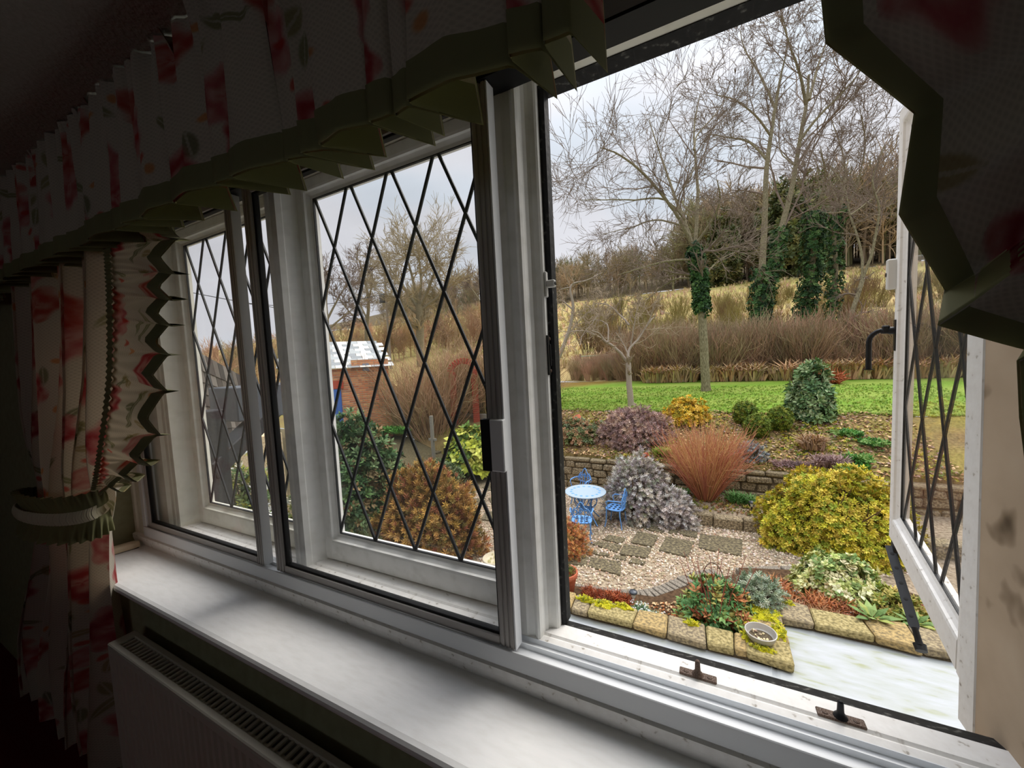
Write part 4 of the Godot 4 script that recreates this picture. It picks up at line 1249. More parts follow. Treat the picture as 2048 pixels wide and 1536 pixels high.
	var em := nmat([[0.0, rgb(78, 72, 64)], [0.5, rgb(124, 116, 104)], [1.0, rgb(160, 150, 136)]], 0.05, 2.5, 0.95, 0.3, 62)
	while dd < lng - 0.05:
		var p := c2.sample_baked(dd); var q := c2.sample_baked(dd + 0.04)
		var a := atan2(-(q.y - p.y), q.x - p.x)
		b = MB.new()
		b.box(Vector3(-0.040, -0.16, -0.11), Vector3(0.040, rnd(-0.006, 0.006), 0.11), 0.008, Transform3D(Basis(Vector3.UP, a).rotated(Vector3.UP, rnd(-0.05, 0.05)), Vector3(p.x, -3.80, p.y - 0.02)))
		part("brick", b, em, t)
		dd += 0.093
	for q in [[0.38, -7.30, 1.02, -7.62], [1.06, -7.64, 1.66, -7.88]]:
		b = MB.new()
		var p := Vector2(q[0], q[1]); var e := Vector2(q[2], q[3])
		b.box(Vector3(0, -0.16, -0.07), Vector3((e - p).length(), 0.0, 0.07), 0.012, Transform3D(Basis(Vector3.UP, atan2(-(e.y - p.y), e.x - p.x)), Vector3(p.x, -3.78, p.y)))
		part("edging_stone", b, em, t)
	# low wall of the front bed
	t = thing("wall_low", "low stone kerb wall along the gravel, under the retaining wall", "wall", Vector3.ZERO, "", "structure")
	b = MB.new()
	b.box(Vector3(-1.3, -3.95, -9.5), Vector3(3.6, -3.70, -9.24))
	part("rubble_core", b, M.mortar, t)
	x = -1.35
	while x < 3.5:
		var w := rnd(0.28, 0.62)
		stone("stone", Vector3(x, -3.92, -9.44), Vector3(x + w - 0.02, -3.64 + rnd(-0.03, 0.03), -9.16 + rnd(-0.03, 0.03)), 0.03, 0.02, M.wall_stone, t)
		x += w
	# retaining wall
	t = thing("wall_retaining", "dry stone retaining wall holding back the upper bed", "wall", Vector3.ZERO, "", "structure")
	b = MB.new()
	b.box(Vector3(-8.4, -4.1, -11.2), Vector3(6.0, -3.02, -10.74))
	part("rubble_core", b, M.mortar, t)
	var y := -3.95
	for row in 5:
		var h: float = [0.24, 0.20, 0.22, 0.18, 0.13][row]
		x = -8.4 + rnd(0, 0.3)
		while x < 4.6:
			var w := rnd(0.22, 0.62) if row < 4 else rnd(0.4, 0.8)
			stone("stone" if row < 4 else "coping_stone", Vector3(x, y, -10.95), Vector3(x + w - 0.025, y + h - 0.018 + rnd(-0.02, 0.02), -10.68 + rnd(-0.05, 0.02) + (0.03 if row == 4 else 0.0)), 0.03, 0.018, M.wall_stone if row < 4 else M.lichen_stone, t)
			x += w
		y += h

func moss_m() -> Material:
	if M.has("moss_cushion"): return M.moss_cushion
	M.moss_cushion = nmat([[0.0, rgb(122, 124, 20)], [0.5, rgb(190, 184, 34)], [1.0, rgb(222, 210, 66)]], 0.12, 4.0, 1.0, 1.2, 63)
	return M.moss_cushion

func table_set():
	# round pierced table with four scrolled legs
	var c := Vector3(-2.62, -3.89, -8.55)
	var t := thing("garden_table", "round blue cast iron garden table with a pale weathered top", "table", c)
	var b := MB.new()
	b.lathe([Vector2(0, 0.700), Vector2(0.43, 0.700), Vector2(0.470, 0.704), Vector2(0.478, 0.712), Vector2(0.470, 0.722), Vector2(0.455, 0.718), Vector2(0.44, 0.718), Vector2(0, 0.718)], 40)
	var tm := nmat([[0.0, rgb(96, 124, 160)], [0.5, rgb(160, 176, 186)], [1.0, rgb(196, 204, 204)]], 0.08, 5.0, 0.7, 0.2, 64)
	var tp := part("table_top", b, tm, t)
	for i in 16:
		b = MB.new()
		var a := TAU * i / 16.0
		b.lathe([Vector2(0.035, 0), Vector2(0.035, 0.003), Vector2(0.022, 0.004), Vector2(0, 0.001)], 8, Transform3D(Basis(), Vector3(cos(a) * 0.33, 0.717, sin(a) * 0.33)))
		part("pierced_boss", b, M.blue, tp)
	b = MB.new()
	for i in 36:
		var a := TAU * i / 36.0; var a2 := TAU * (i + 1) / 36.0
		b.tube([Vector3(cos(a) * 0.40, 0.70, sin(a) * 0.40), Vector3(cos((a + a2) / 2) * 0.40, 0.635, sin((a + a2) / 2) * 0.40), Vector3(cos(a2) * 0.40, 0.70, sin(a2) * 0.40)], [0.007, 0.007, 0.007], 4, false)
	part("scrolled_apron", b, M.blue, t)
	for i in 4:
		var a := TAU * i / 4.0 + 0.6
		var o := Vector3(cos(a), 0, sin(a))
		b = MB.new()
		var pts := []; var rr := []
		for j in 17:
			var s := j / 16.0
			pts.append(o * (0.33 - 0.20 * sin(s * PI * 0.95) + 0.09 * s * s) + Vector3.UP * (0.70 * (1 - s) + 0.012))
			rr.append(0.020 - 0.007 * s)
		b.tube(pts, rr, 6)
		part("leg", b, M.blue, t)
		b = MB.new()
		for s in [-1.0, 1.0]:
			var tt: Vector3 = Vector3(-sin(a), 0, cos(a)) * s
			var q := []; var r2 := []
			for j in 13:
				var f := j / 12.0
				q.append(o * (0.16 + 0.10 * (1 - f)) + tt * (0.02 + 0.13 * sin(f * PI)) + Vector3.UP * (0.64 - 0.34 * f))
				r2.append(0.010)
			b.tube(q, r2, 5)
		part("leg_scroll", b, M.blue, t)
	b = MB.new()
	b.lathe([Vector2(0.13, 0.29), Vector2(0.17, 0.30), Vector2(0.13, 0.315), Vector2(0.05, 0.31), Vector2(0.05, 0.295)], 20)
	part("lower_ring", b, M.blue, t)
	garden_chair(Vector3(-1.93, -3.89, -8.55), 1.45, "blue cast iron garden chair between the table and the grey lavender mound")
	garden_chair(Vector3(-3.05, -3.89, -9.55), 2.85, "blue cast iron garden chair behind the table by the retaining wall")
	garden_chair(Vector3(-2.45, -3.89, -7.66), 0.25, "blue cast iron garden chair in front of the table beside the rusty plant")

func garden_chair(at: Vector3, turn: float, label: String):   # faces -z before it is turned
	var t := thing("garden_chair", label, "chair", at, "blue cast iron garden chairs")
	t.rotation.y = turn
	var b := MB.new()
	var o := PackedVector2Array()
	for i in 24:
		var a := TAU * i / 24.0
		o.append(Vector2(0.20 * signf(cos(a)) * pow(absf(cos(a)), 0.6), 0.19 * signf(sin(a)) * pow(absf(sin(a)), 0.6)))
	b.prism(o, -0.008, 0.008, Transform3D(Basis(Vector3(1, 0, 0), Vector3(0, 0, -1), Vector3(0, 1, 0)), Vector3(0, 0.42, 0)))
	for i in 24:
		var p := o[i] * 1.02; var q := o[(i + 1) % 24] * 1.02
		b.tube([Vector3(p.x, 0.42, -p.y), Vector3(q.x, 0.42, -q.y)], [0.012, 0.012], 5, false)
	var seat := part("seat", b, M.blue, t)
	for i in 9:
		b = MB.new()
		b.lathe([Vector2(0.032, 0), Vector2(0.028, 0.004), Vector2(0.0, 0.002)], 8, Transform3D(Basis(), Vector3((i % 3 - 1) * 0.105, 0.429, (i / 3 - 1) * 0.10)))
		part("pierced_boss", b, M.gasket, seat)
	for s in [[-1, -1], [1, -1], [-1, 1], [1, 1]]:
		b = MB.new()
		var pts := []; var rr := []
		for j in 9:
			var f := j / 8.0
			pts.append(Vector3(s[0] * (0.165 + 0.035 * f * f + 0.015 * sin(f * TAU)), 0.42 * (1 - f) + 0.008, s[1] * (0.15 + 0.045 * f * f)))
			rr.append(0.017 - 0.006 * f)
		b.tube(pts, rr, 6)
		part("leg", b, M.blue, t)
	# back: an arched outline with scrolls and uprights
	b = MB.new()
	var arch := []; var ar := []
	for j in 33:
		var f := j / 32.0
		var xx := lerpf(-0.21, 0.21, f)
		var hh := 0.40 * pow(sin(PI * clampf(f, 0.02, 0.98)), 0.35) + 0.055 * cos((f - 0.5) * TAU * 2.0) * sin(PI * f)
		arch.append(Vector3(xx, 0.43 + hh, 0.19 + 0.10 * hh))
		ar.append(0.013)
	b.tube(arch, ar, 6)
	var back := part("back_frame", b, M.blue, t)
	b = MB.new()
	for i in 3:
		var cx := (i - 1) * 0.11
		var q := []; var r2 := []
		for j in 15:
			var f := j / 14.0
			var a := f * TAU * 1.2
			q.append(Vector3(cx + 0.045 * cos(a) * (1 - f * 0.5), 0.66 + (0.03 if i == 1 else 0.0) + 0.055 * sin(a) * (1 - f * 0.5), 0.215))
			r2.append(0.010)
		b.tube(q, r2, 5)
	for xx in [-0.15, -0.075, 0.0, 0.075, 0.15]:
		b.tube([Vector3(xx, 0.43, 0.19), Vector3(xx * 0.8, 0.52, 0.20), Vector3(xx * 1.1, 0.62, 0.21), Vector3(xx * 0.9, 0.78, 0.228)], [0.008, 0.010, 0.010, 0.008], 5, false)
	b.tube([Vector3(-0.20, 0.55, 0.203), Vector3(0.0, 0.535, 0.203), Vector3(0.20, 0.55, 0.203)], [0.008, 0.008, 0.008], 5, false)
	part("back_scrollwork", b, M.blue, t)
	for s in [-1.0, 1.0]:
		b = MB.new()
		b.tube([Vector3(s * 0.20, 0.64, 0.205), Vector3(s * 0.235, 0.645, 0.08), Vector3(s * 0.24, 0.635, -0.08), Vector3(s * 0.225, 0.60, -0.14), Vector3(s * 0.215, 0.53, -0.12), Vector3(s * 0.195, 0.43, -0.10)], [0.012, 0.014, 0.015, 0.013, 0.011, 0.011], 6)
		part("arm", b, M.blue, t)

func rosette(at: Vector3, label: String, l: float):
	var t := thing("rosette_plant", label, "plant", at, "foxglove like leaf rosettes by the wall")
	for i in 15:
		var b := MB.new()
		var a := i * 2.4
		var k := 1.0 - 0.035 * i
		var d := Vector3(cos(a), 0.18 + 0.055 * i, sin(a))
		b.col = [lin(108, 134, 76), lin(92, 118, 66), lin(134, 156, 92), lin(150, 158, 86)][i % 4]
		leaf(b, Vector3(cos(a), 0, sin(a)) * 0.02 + Vector3(0, 0.03, 0), d, Vector3.UP, l * k, l * 0.36 * k, 0.22)
		part("leaf", b, M.leafy, t)

func clump(called: String, label: String, at: Vector3, n: int, m: Mesh, spread: Vector3, size: Vector2, cols: Array, category := "plant", group := "", tilt := 0.35) -> Node3D:
	var t := thing(called, label, category, at, group)
	copies("foliage", m, M.leafy, strew(n, func(): return Vector3(rnd(-1, 1) * spread.x, rnd(0, 1) * spread.y, rnd(-1, 1) * spread.z), size, tilt), cols, t)
	return t

func snowdrops(at: Vector3, label: String, n: int, r: float):
	var t := clump("snowdrop_clump", label, at, n, M.tuft, Vector3(r, 0.0, r * 0.8), Vector2(0.09, 0.15), shades([lin(86, 116, 84), lin(110, 138, 100)], 12, 0.15), "snowdrops", "snowdrop clumps in the beds below the window", 0.3)
	var f := MB.new()
	for k in 3:
		leaf(f, Vector3.ZERO, Vector3(cos(k * TAU / 3) * 0.5, -1, sin(k * TAU / 3) * 0.5), Vector3(cos(k * TAU / 3), 0.5, sin(k * TAU / 3)), 1.0, 0.6, 0.3)
	copies("flowers", f.mesh(), M.petal, strew(n, func(): return Vector3(rnd(-1, 1) * r, rnd(0.10, 0.15), rnd(-0.8, 0.8) * r), Vector2(0.022, 0.034), 0.4), [Color(0.85, 0.87, 0.85), Color(0.75, 0.78, 0.76)], t)

func solar_light(at: Vector3, label: String):
	var t := thing("solar_light", label, "garden light", at, "solar stake lights in the beds")
	var b := MB.new()
	b.lathe([Vector2(0.0, -0.06), Vector2(0.010, 0.0), Vector2(0.012, 0.12), Vector2(0.0, 0.12)], 8)
	part("stake", b, M.iron, t)
	b = MB.new()
	b.lathe([Vector2(0.0, 0.12), Vector2(0.022, 0.125), Vector2(0.040, 0.21), Vector2(0.0, 0.212)], 12)
	part("lens", b, mat(rgb(214, 214, 208), 0.2), t)
	b = MB.new()
	b.lathe([Vector2(0.0, 0.205), Vector2(0.058, 0.207), Vector2(0.062, 0.222), Vector2(0.046, 0.244), Vector2(0.0, 0.252)], 14)
	part("cap", b, mat(rgb(70, 74, 80), 0.3, 0.3), t)

func pot(called: String, label: String, at: Vector3, r: float, h: float, m: Material, basis := Basis()) -> Node3D:
	var t := thing(called, label, "plant pot", at)
	t.basis = basis
	var b := MB.new()
	b.lathe([Vector2(0, 0), Vector2(r * 0.66, 0), Vector2(r * 0.92, h * 0.80), Vector2(r, h * 0.80), Vector2(r * 1.02, h), Vector2(r * 0.90, h), Vector2(r * 0.86, h * 0.82), Vector2(r * 0.6, h * 0.08), Vector2(0, h * 0.08)], 22)
	part("body", b, m, t)
	return t

func planting():
	M.petal = vmat(0.5)
	var brown := mat(rgb(92, 70, 50), 0.95)
	var oval := M.spray as Mesh
	# rusty stemmed shrub
	var t := thing("stem_shrub", "tall fan of rusty bare stems growing before the retaining wall", "shrub", Vector3(-0.12, -3.65, -10.2))
	for g in [["old_stems", rgb(206, 158, 108), 260, 0.46], ["young_stems", rgb(186, 118, 92), 200, 0.60]]:
		var b := MB.new()
		fan_stems(b, Vector3(0, -0.03, 0), g[2], Vector2(1.15, 2.0), g[3], 0.0085, 3, 0.08, 0.26, 2)
		part(g[0], b, mat(g[1], 0.9), t, "stuff")
	# grey lavender mound
	t = shrub("lavender_mound", "silvery grey lavender mound beside the blue chairs, spilling over the kerb", Vector3(-1.62, -3.9, -9.28), Vector3(0.72, 1.42, 0.58), 2600, M.sprig, Vector2(0.10, 0.18), shades([lin(170, 160, 158), lin(206, 198, 190), lin(146, 136, 136), lin(224, 218, 210), lin(150, 154, 134)], 40, 0.2), M.leafy, brown, 0.6, 0.1)
	copies("trailing_foliage", M.sprig, M.leafy, crown(1500, Vector3(0.75, 0.0, 0.05), Vector3(0.62, 0.72, 0.45), Vector2(0.10, 0.17), 0.6, true, 0.1), shades([lin(170, 160, 158), lin(206, 198, 190), lin(146, 136, 136), lin(224, 218, 210)], 30, 0.2), t)
	# yellow green bush
	shrub("golden_shrub", "broad golden green shrub against the low kerb wall", Vector3(2.05, -3.9, -9.1), Vector3(1.22, 1.42, 0.80), 9000, oval, Vector2(0.05, 0.09), shades([lin(204, 192, 60), lin(172, 174, 56), lin(132, 146, 50), lin(222, 200, 84), lin(180, 156, 60)], 40, 0.22), M.leafy, brown, 0.62, 0.3)
	# russet plant by the table
	shrub("heather", "russet orange heather bush in front of the blue table", Vector3(-2.75, -3.9, -7.05), Vector3(0.60, 0.62, 0.5), 1500, M.sprig, Vector2(0.07, 0.12), shades([lin(190, 122, 74), lin(206, 154, 96), lin(150, 92, 62), lin(170, 140, 80)], 30, 0.2), M.dry, brown, 0.5, 0.6)
	# variegated shrub
	shrub("variegated_shrub", "small cream variegated shrub spilling beside the gravel", Vector3(1.62, -3.78, -6.98), Vector3(0.54, 0.62, 0.46), 1500, M.spray_ivy, Vector2(0.05, 0.085), shades([lin(210, 208, 146), lin(172, 182, 106), lin(124, 148, 84), lin(226, 222, 176)], 30, 0.15), M.leafy, brown, 0.6, 0.2)
	shrub("bedding_shrub", "little lime green bush between the variegated shrub and the leaf rosettes", Vector3(2.12, -3.75, -6.62), Vector3(0.36, 0.36, 0.3), 420, oval, Vector2(0.05, 0.09), shades([lin(150, 156, 70), lin(120, 136, 66), lin(176, 160, 90)], 20, 0.2), M.leafy, brown, 0.5, 0.4)
	rosette(Vector3(1.80, -3.56, -6.18), "broad leaved green rosette spreading over the coping, nearer the pier", 0.30)
	rosette(Vector3(2.24, -3.58, -6.28), "smaller broad leaved green rosette under the casement stay", 0.25)
	# hellebores
	t = shrub("hellebore", "dark green hellebore clump with red stems under the wire hoop", Vector3(0.02, -3.79, -5.66), Vector3(0.46, 0.62, 0.36), 560, oval, Vector2(0.07, 0.12), shades([lin(92, 136, 78), lin(124, 158, 92), lin(80, 116, 70), lin(160, 156, 84), lin(168, 110, 70)], 24, 0.2), M.leafy, mat(rgb(150, 66, 56), 0.8), 0.15, 0.8, "plant")
	var b := MB.new()
	fan_stems(b, Vector3.ZERO, 22, Vector2(0.7, 1.05), 0.35, 0.007, 4, 0.1, 0.5, 0)
	part("red_stem", b, mat(rgb(140, 70, 60), 0.8), t, "stuff")
	# wire hoop
	b = MB.new()
	var pts := []; var rr := []
	for i in 21:
		var f := i / 20.0
		pts.append(Vector3(-0.18 + 0.36 * f, -3.85 + 0.78 * pow(sin(PI * clampf(f, 0.0, 1.0)), 0.3), -5.95 - 0.1 * f)); rr.append(0.007)
	b.tube(pts, rr, 6)
	solo("wire_hoop", b, M.rusty, "rusty wire hoop arching over the hellebore clump", "plant support")
	snowdrops(Vector3(-0.98, -3.78, -5.52), "fullest snowdrop clump, beside the solar light by the brick edging", 34, 0.14)
	snowdrops(Vector3(-0.74, -3.78, -5.42), "leafier snowdrop clump next to the hellebore on the brick edging side", 26, 0.13)
	snowdrops(Vector3(1.02, -3.74, -6.75), "snowdrop clump by the mossy dark edging stone", 16, 0.13)
	snowdrops(Vector3(1.70, -3.74, -6.42), "snowdrop clump below the variegated shrub", 16, 0.12)
	var rust := shades([lin(176, 110, 66), lin(200, 140, 90), lin(140, 86, 60)], 20, 0.2)
	clump("dead_fern", "rusty dead fern clump beside the grey grass on the coping", Vector3(0.84, -3.74, -6.55), 90, M.tuft, Vector3(0.20, 0.05, 0.2), Vector2(0.16, 0.30), rust, "plant", "rusty dead clumps in the beds", 0.6)
	clump("dead_fern", "rusty dead clump under the variegated shrub's front edge", Vector3(1.50, -3.74, -6.45), 110, M.tuft, Vector3(0.3, 0.05, 0.16), Vector2(0.14, 0.28), rust, "plant", "rusty dead clumps in the beds", 0.6)
	clump("dead_fern", "tan dead stems between the pier and the lime green bush", Vector3(1.15, -3.74, -6.22), 120, M.tuft, Vector3(0.34, 0.05, 0.14), Vector2(0.12, 0.24), shades([lin(170, 140, 104), lin(150, 104, 78), lin(190, 150, 110)], 20, 0.2), "plant", "rusty dead clumps in the beds", 0.7)
	clump("dead_fern", "russet dead fronds along the brick edging beside the terracotta pot", Vector3(-1.45, -3.78, -5.62), 130, M.tuft, Vector3(0.36, 0.04, 0.10), Vector2(0.10, 0.18), shades([lin(150, 74, 46), lin(176, 96, 60), lin(120, 70, 50)], 20, 0.2), "plant", "rusty dead clumps in the beds", 0.7)
	shrub("cotton_lavender", "silver green feathery plant on the mossy pier", Vector3(0.56, -3.55, -6.10), Vector3(0.30, 0.34, 0.28), 520, M.sprig, Vector2(0.07, 0.13), shades([lin(150, 164, 140), lin(118, 136, 112), lin(178, 186, 168)], 20, 0.15), M.leafy, brown, 0.3, 0.6, "plant")
	solar_light(Vector3(-1.06, -3.79, -5.66), "solar stake light standing by the snowdrops at the brick edging")
	solar_light(Vector3(0.80, -3.65, -9.72), "solar stake light in the front bed beside the golden shrub")
	solar_light(Vector3(1.25, -2.86, -11.0), "solar stake light on top of the retaining wall")
	# bowl on the pier
	t = thing("bowl", "round grey metal bowl of pebbles standing on the mossy pier", "bowl", Vector3(0.50, -3.492, -5.16))
	b = MB.new()
	b.lathe([Vector2(0, 0.0), Vector2(0.120, 0.0), Vector2(0.150, 0.05), Vector2(0.158, 0.096), Vector2(0.166, 0.100), Vector2(0.166, 0.108), Vector2(0.152, 0.108), Vector2(0.142, 0.055), Vector2(0.110, 0.02), Vector2(0, 0.02)], 30)
	part("body", b, mat(rgb(176, 172, 164), 0.5, 0.4), t)
	b = MB.new()
	b.lathe([Vector2(0.139, 0.035), Vector2(0.0, 0.05)], 20)
	part("damp_soil", b, M.mortar, t)
	var o := copies("pebbles", pebble(), M.dry, strew(20, func(): return Vector3(rnd(-0.08, 0.08), 0.055, rnd(-0.08, 0.08)), Vector2(0.012, 0.026), 0.5), shades([lin(220, 200, 160), lin(150, 130, 110)], 10, 0.2), t)
	# pots
	t = pot("clay_pot", "clay pot with a dry plant standing where the brick edging meets the mullion", Vector3(-2.12, -3.78, -5.58), 0.22, 0.36, M.terracotta)
	copies("foliage", M.sprig, M.leafy, crown(160, Vector3(0, 0.30, 0), Vector3(0.17, 0.12, 0.17), Vector2(0.05, 0.09), 0.2), shades([lin(120, 120, 60), lin(150, 120, 80), lin(90, 110, 60)], 12, 0.2), t)
	pot("clay_pot", "large terracotta pot lying tilted at the edge of the lawn", Vector3(-4.25, -2.12, -13.0), 0.25, 0.52, M.terracotta, Basis(Vector3(0, 0, 1), deg_to_rad(24)) * Basis(Vector3(1, 0, 0), deg_to_rad(180)) * Basis.from_scale(Vector3.ONE))
	pot("clay_pot", "tiny orange pot on its side on the retaining wall's edge", Vector3(-1.66, -2.84, -10.78), 0.075, 0.17, M.terracotta, Basis(Vector3(0, 0, 1), deg_to_rad(-62)))
	t = thing("stone_planter", "round pale stone planter on the gravel by the brown heather", "planter", Vector3(-3.58, -3.89, -5.92))
	b = MB.new()
	b.lathe([Vector2(0, 0), Vector2(0.16, 0), Vector2(0.22, 0.10), Vector2(0.245, 0.20), Vector2(0.25, 0.23), Vector2(0.22, 0.235), Vector2(0.20, 0.18), Vector2(0, 0.16)], 26)
	part("body", b, nmat([[0.0, rgb(170, 158, 130)], [1.0, rgb(224, 214, 188)]], 0.08, 5.0, 0.95, 0.2, 71), t)
	copies("foliage", M.sprig, M.leafy, strew(40, func(): return Vector3(rnd(-0.15, 0.15), 0.17, rnd(-0.15, 0.15)), Vector2(0.05, 0.08), 0.8), [lin(214, 208, 160), lin(190, 186, 130)], t)
	# front bed
	clump("daffodil_leaves", "green daffodil leaves sprouting at the foot of the rusty stems", Vector3(0.62, -3.66, -10.2), 40, M.tuft, Vector3(0.25, 0, 0.15), Vector2(0.22, 0.34), shades([lin(76, 120, 60), lin(100, 140, 76)], 10, 0.15), "plant", "daffodil leaf clumps")
	clump("daffodil_leaves", "green daffodil leaves between the lavender mound and the rusty stems", Vector3(-0.85, -3.68, -10.3), 60, M.tuft, Vector3(0.35, 0, 0.15), Vector2(0.18, 0.30), shades([lin(76, 120, 60), lin(110, 130, 60)], 10, 0.15), "plant", "daffodil leaf clumps")
	solo_copies("moss", "yellow green moss and litter on the narrow front bed", "moss", M.spray, M.leafy, strew(1100, func(): return Vector3(rnd(-1.2, 3.4), -3.655, rnd(-9.45, -10.6)), Vector2(0.03, 0.08), 0.6), shades([lin(150, 140, 50), lin(120, 96, 60), lin(96, 110, 46), lin(150, 110, 80)], 20, 0.2))
	# upper bed
	var boxc := shades([lin(112, 128, 40), lin(88, 108, 36), lin(140, 140, 56), lin(70, 92, 34)], 30, 0.2)
	for q in [[Vector3(1.15, -2.42, -12.2), Vector3(0.30, 0.30, 0.30), "clipped box ball, the lowest and nearest of the three on the bed"], [Vector3(0.92, -2.20, -12.9), Vector3(0.30, 0.32, 0.30), "clipped box ball beside the yellow shrub, behind the lowest one"], [Vector3(1.72, -2.30, -12.6), Vector3(0.28, 0.32, 0.28), "clipped box ball on the lawn shrub's side of the other two"]]:
		t = thing("box_ball", q[2], "shrub", q[0], "clipped box balls on the upper bed")
		copies("foliage", oval, M.leafy, crown(800, Vector3(0, q[1].y * 0.9, 0), q[1], Vector2(0.04, 0.075), 0.75, false, 0.2, 0.04), boxc, t)
		b = MB.new()
		fan_stems(b, Vector3(0, -0.1, 0), 8, Vector2(0.4, 0.5), 0.3, 0.015, 4)
		part("stem", b, brown, t, "stuff")
	shrub("golden_shrub", "bright yellow shrub at the lawn's edge above the rusty stems", Vector3(-0.68, -2.22, -12.95), Vector3(0.62, 0.74, 0.5), 1100, oval, Vector2(0.06, 0.11), shades([lin(220, 178, 50), lin(196, 160, 50), lin(160, 150, 50), lin(230, 196, 90)], 30, 0.2), M.leafy, brown, 0.5, 0.5)
	shrub("heather", "wide lilac brown mound of dead stems on the upper bed", Vector3(-2.1, -2.72, -11.9), Vector3(1.08, 0.98, 0.75), 2300, M.sprig, Vector2(0.12, 0.24), shades([lin(166, 138, 132), lin(186, 156, 142), lin(140, 114, 110), lin(200, 172, 150)], 30, 0.2), M.dry, brown, 0.55, -0.2)
	shrub("ground_cover", "low tangle of green and brown ground cover below the tilted pot", Vector3(-4.0, -2.66, -11.9), Vector3(1.2, 0.55, 0.75), 1700, oval, Vector2(0.06, 0.12), shades([lin(104, 114, 70), lin(150, 118, 86), lin(90, 100, 62), lin(170, 130, 100), lin(126, 140, 104)], 30, 0.22), M.leafy, brown, 0.5, 0.2)
	clump("variegated_tuft", "small white variegated tuft below the lilac brown mound", Vector3(-1.75, -2.70, -11.35), 90, oval, Vector3(0.22, 0.14, 0.12), Vector2(0.06, 0.10), shades([lin(206, 212, 196), lin(170, 186, 150)], 10, 0.12))
	clump("lime_tuft", "lime green tuft by the tiny orange pot", Vector3(-1.15, -2.84, -11.05), 70, M.tuft, Vector3(0.22, 0.05, 0.12), Vector2(0.14, 0.24), shades([lin(170, 180, 80), lin(140, 160, 70)], 10, 0.15))
	shrub("grey_shrub", "small blue grey bush beside the rusty stems on the upper bed", Vector3(0.92, -2.85, -11.2), Vector3(0.34, 0.46, 0.28), 520, M.sprig, Vector2(0.06, 0.11), shades([lin(146, 152, 156), lin(112, 118, 118), lin(176, 180, 178)], 20, 0.15), M.leafy, brown, 0.4, 0.5, "plant")
	clump("dead_grass", "arching tuft of tan dead grass high on the bed", Vector3(2.25, -2.62, -11.7), 70, M.tuft, Vector3(0.2, 0.02, 0.15), Vector2(0.3, 0.5), shades([lin(190, 156, 120), lin(160, 130, 108)], 10, 0.15), "plant", "dead grass tufts on the upper bed", 0.4)
	clump("dead_grass", "mauve brown tuft of dead grass just above the golden shrub", Vector3(2.45, -2.86, -11.05), 80, M.tuft, Vector3(0.28, 0.02, 0.15), Vector2(0.2, 0.36), shades([lin(160, 132, 124), lin(130, 104, 100)], 10, 0.15), "plant", "dead grass tufts on the upper bed", 0.5)
	clump("dead_grass", "mauve litter of dead stems along the wall top by the solar light", Vector3(1.75, -2.90, -10.98), 110, M.tuft, Vector3(0.4, 0.02, 0.1), Vector2(0.10, 0.2), shades([lin(150, 122, 120), lin(120, 100, 100)], 10, 0.15), "plant", "dead grass tufts on the upper bed", 0.8)
	for q in [[3.0, -11.3, "green weed clump on the wall top nearest the golden shrub's crown"], [3.5, -12.0, "green weed clump halfway up the bed beside the casement"], [3.1, -12.4, "larger green weed clump below the lawn beside the dead grass"], [2.9, -10.95, "green weed clump at the wall edge above the golden shrub"]]:
		clump("weed_clump", q[2], Vector3(q[0], ground_y(q[0], q[1]), q[1]), 90, oval, Vector3(0.25, 0.08, 0.2), Vector2(0.06, 0.12), shades([lin(96, 150, 70), lin(74, 124, 60), lin(120, 150, 80)], 12, 0.2), "plant", "green weed clumps on the upper bed", 0.8)
	# evergreen on the lawn
	shrub("laurel", "upright grey green evergreen shrub standing at the lawn's near edge", Vector3(2.55, -2.06, -13.5), Vector3(0.50, 1.45, 0.5), 900, oval, Vector2(0.12, 0.2), shades([lin(92, 122, 76), lin(128, 150, 96), lin(72, 100, 66), lin(150, 164, 120)], 24, 0.2), M.leafy, brown, 0.35, 0.3)

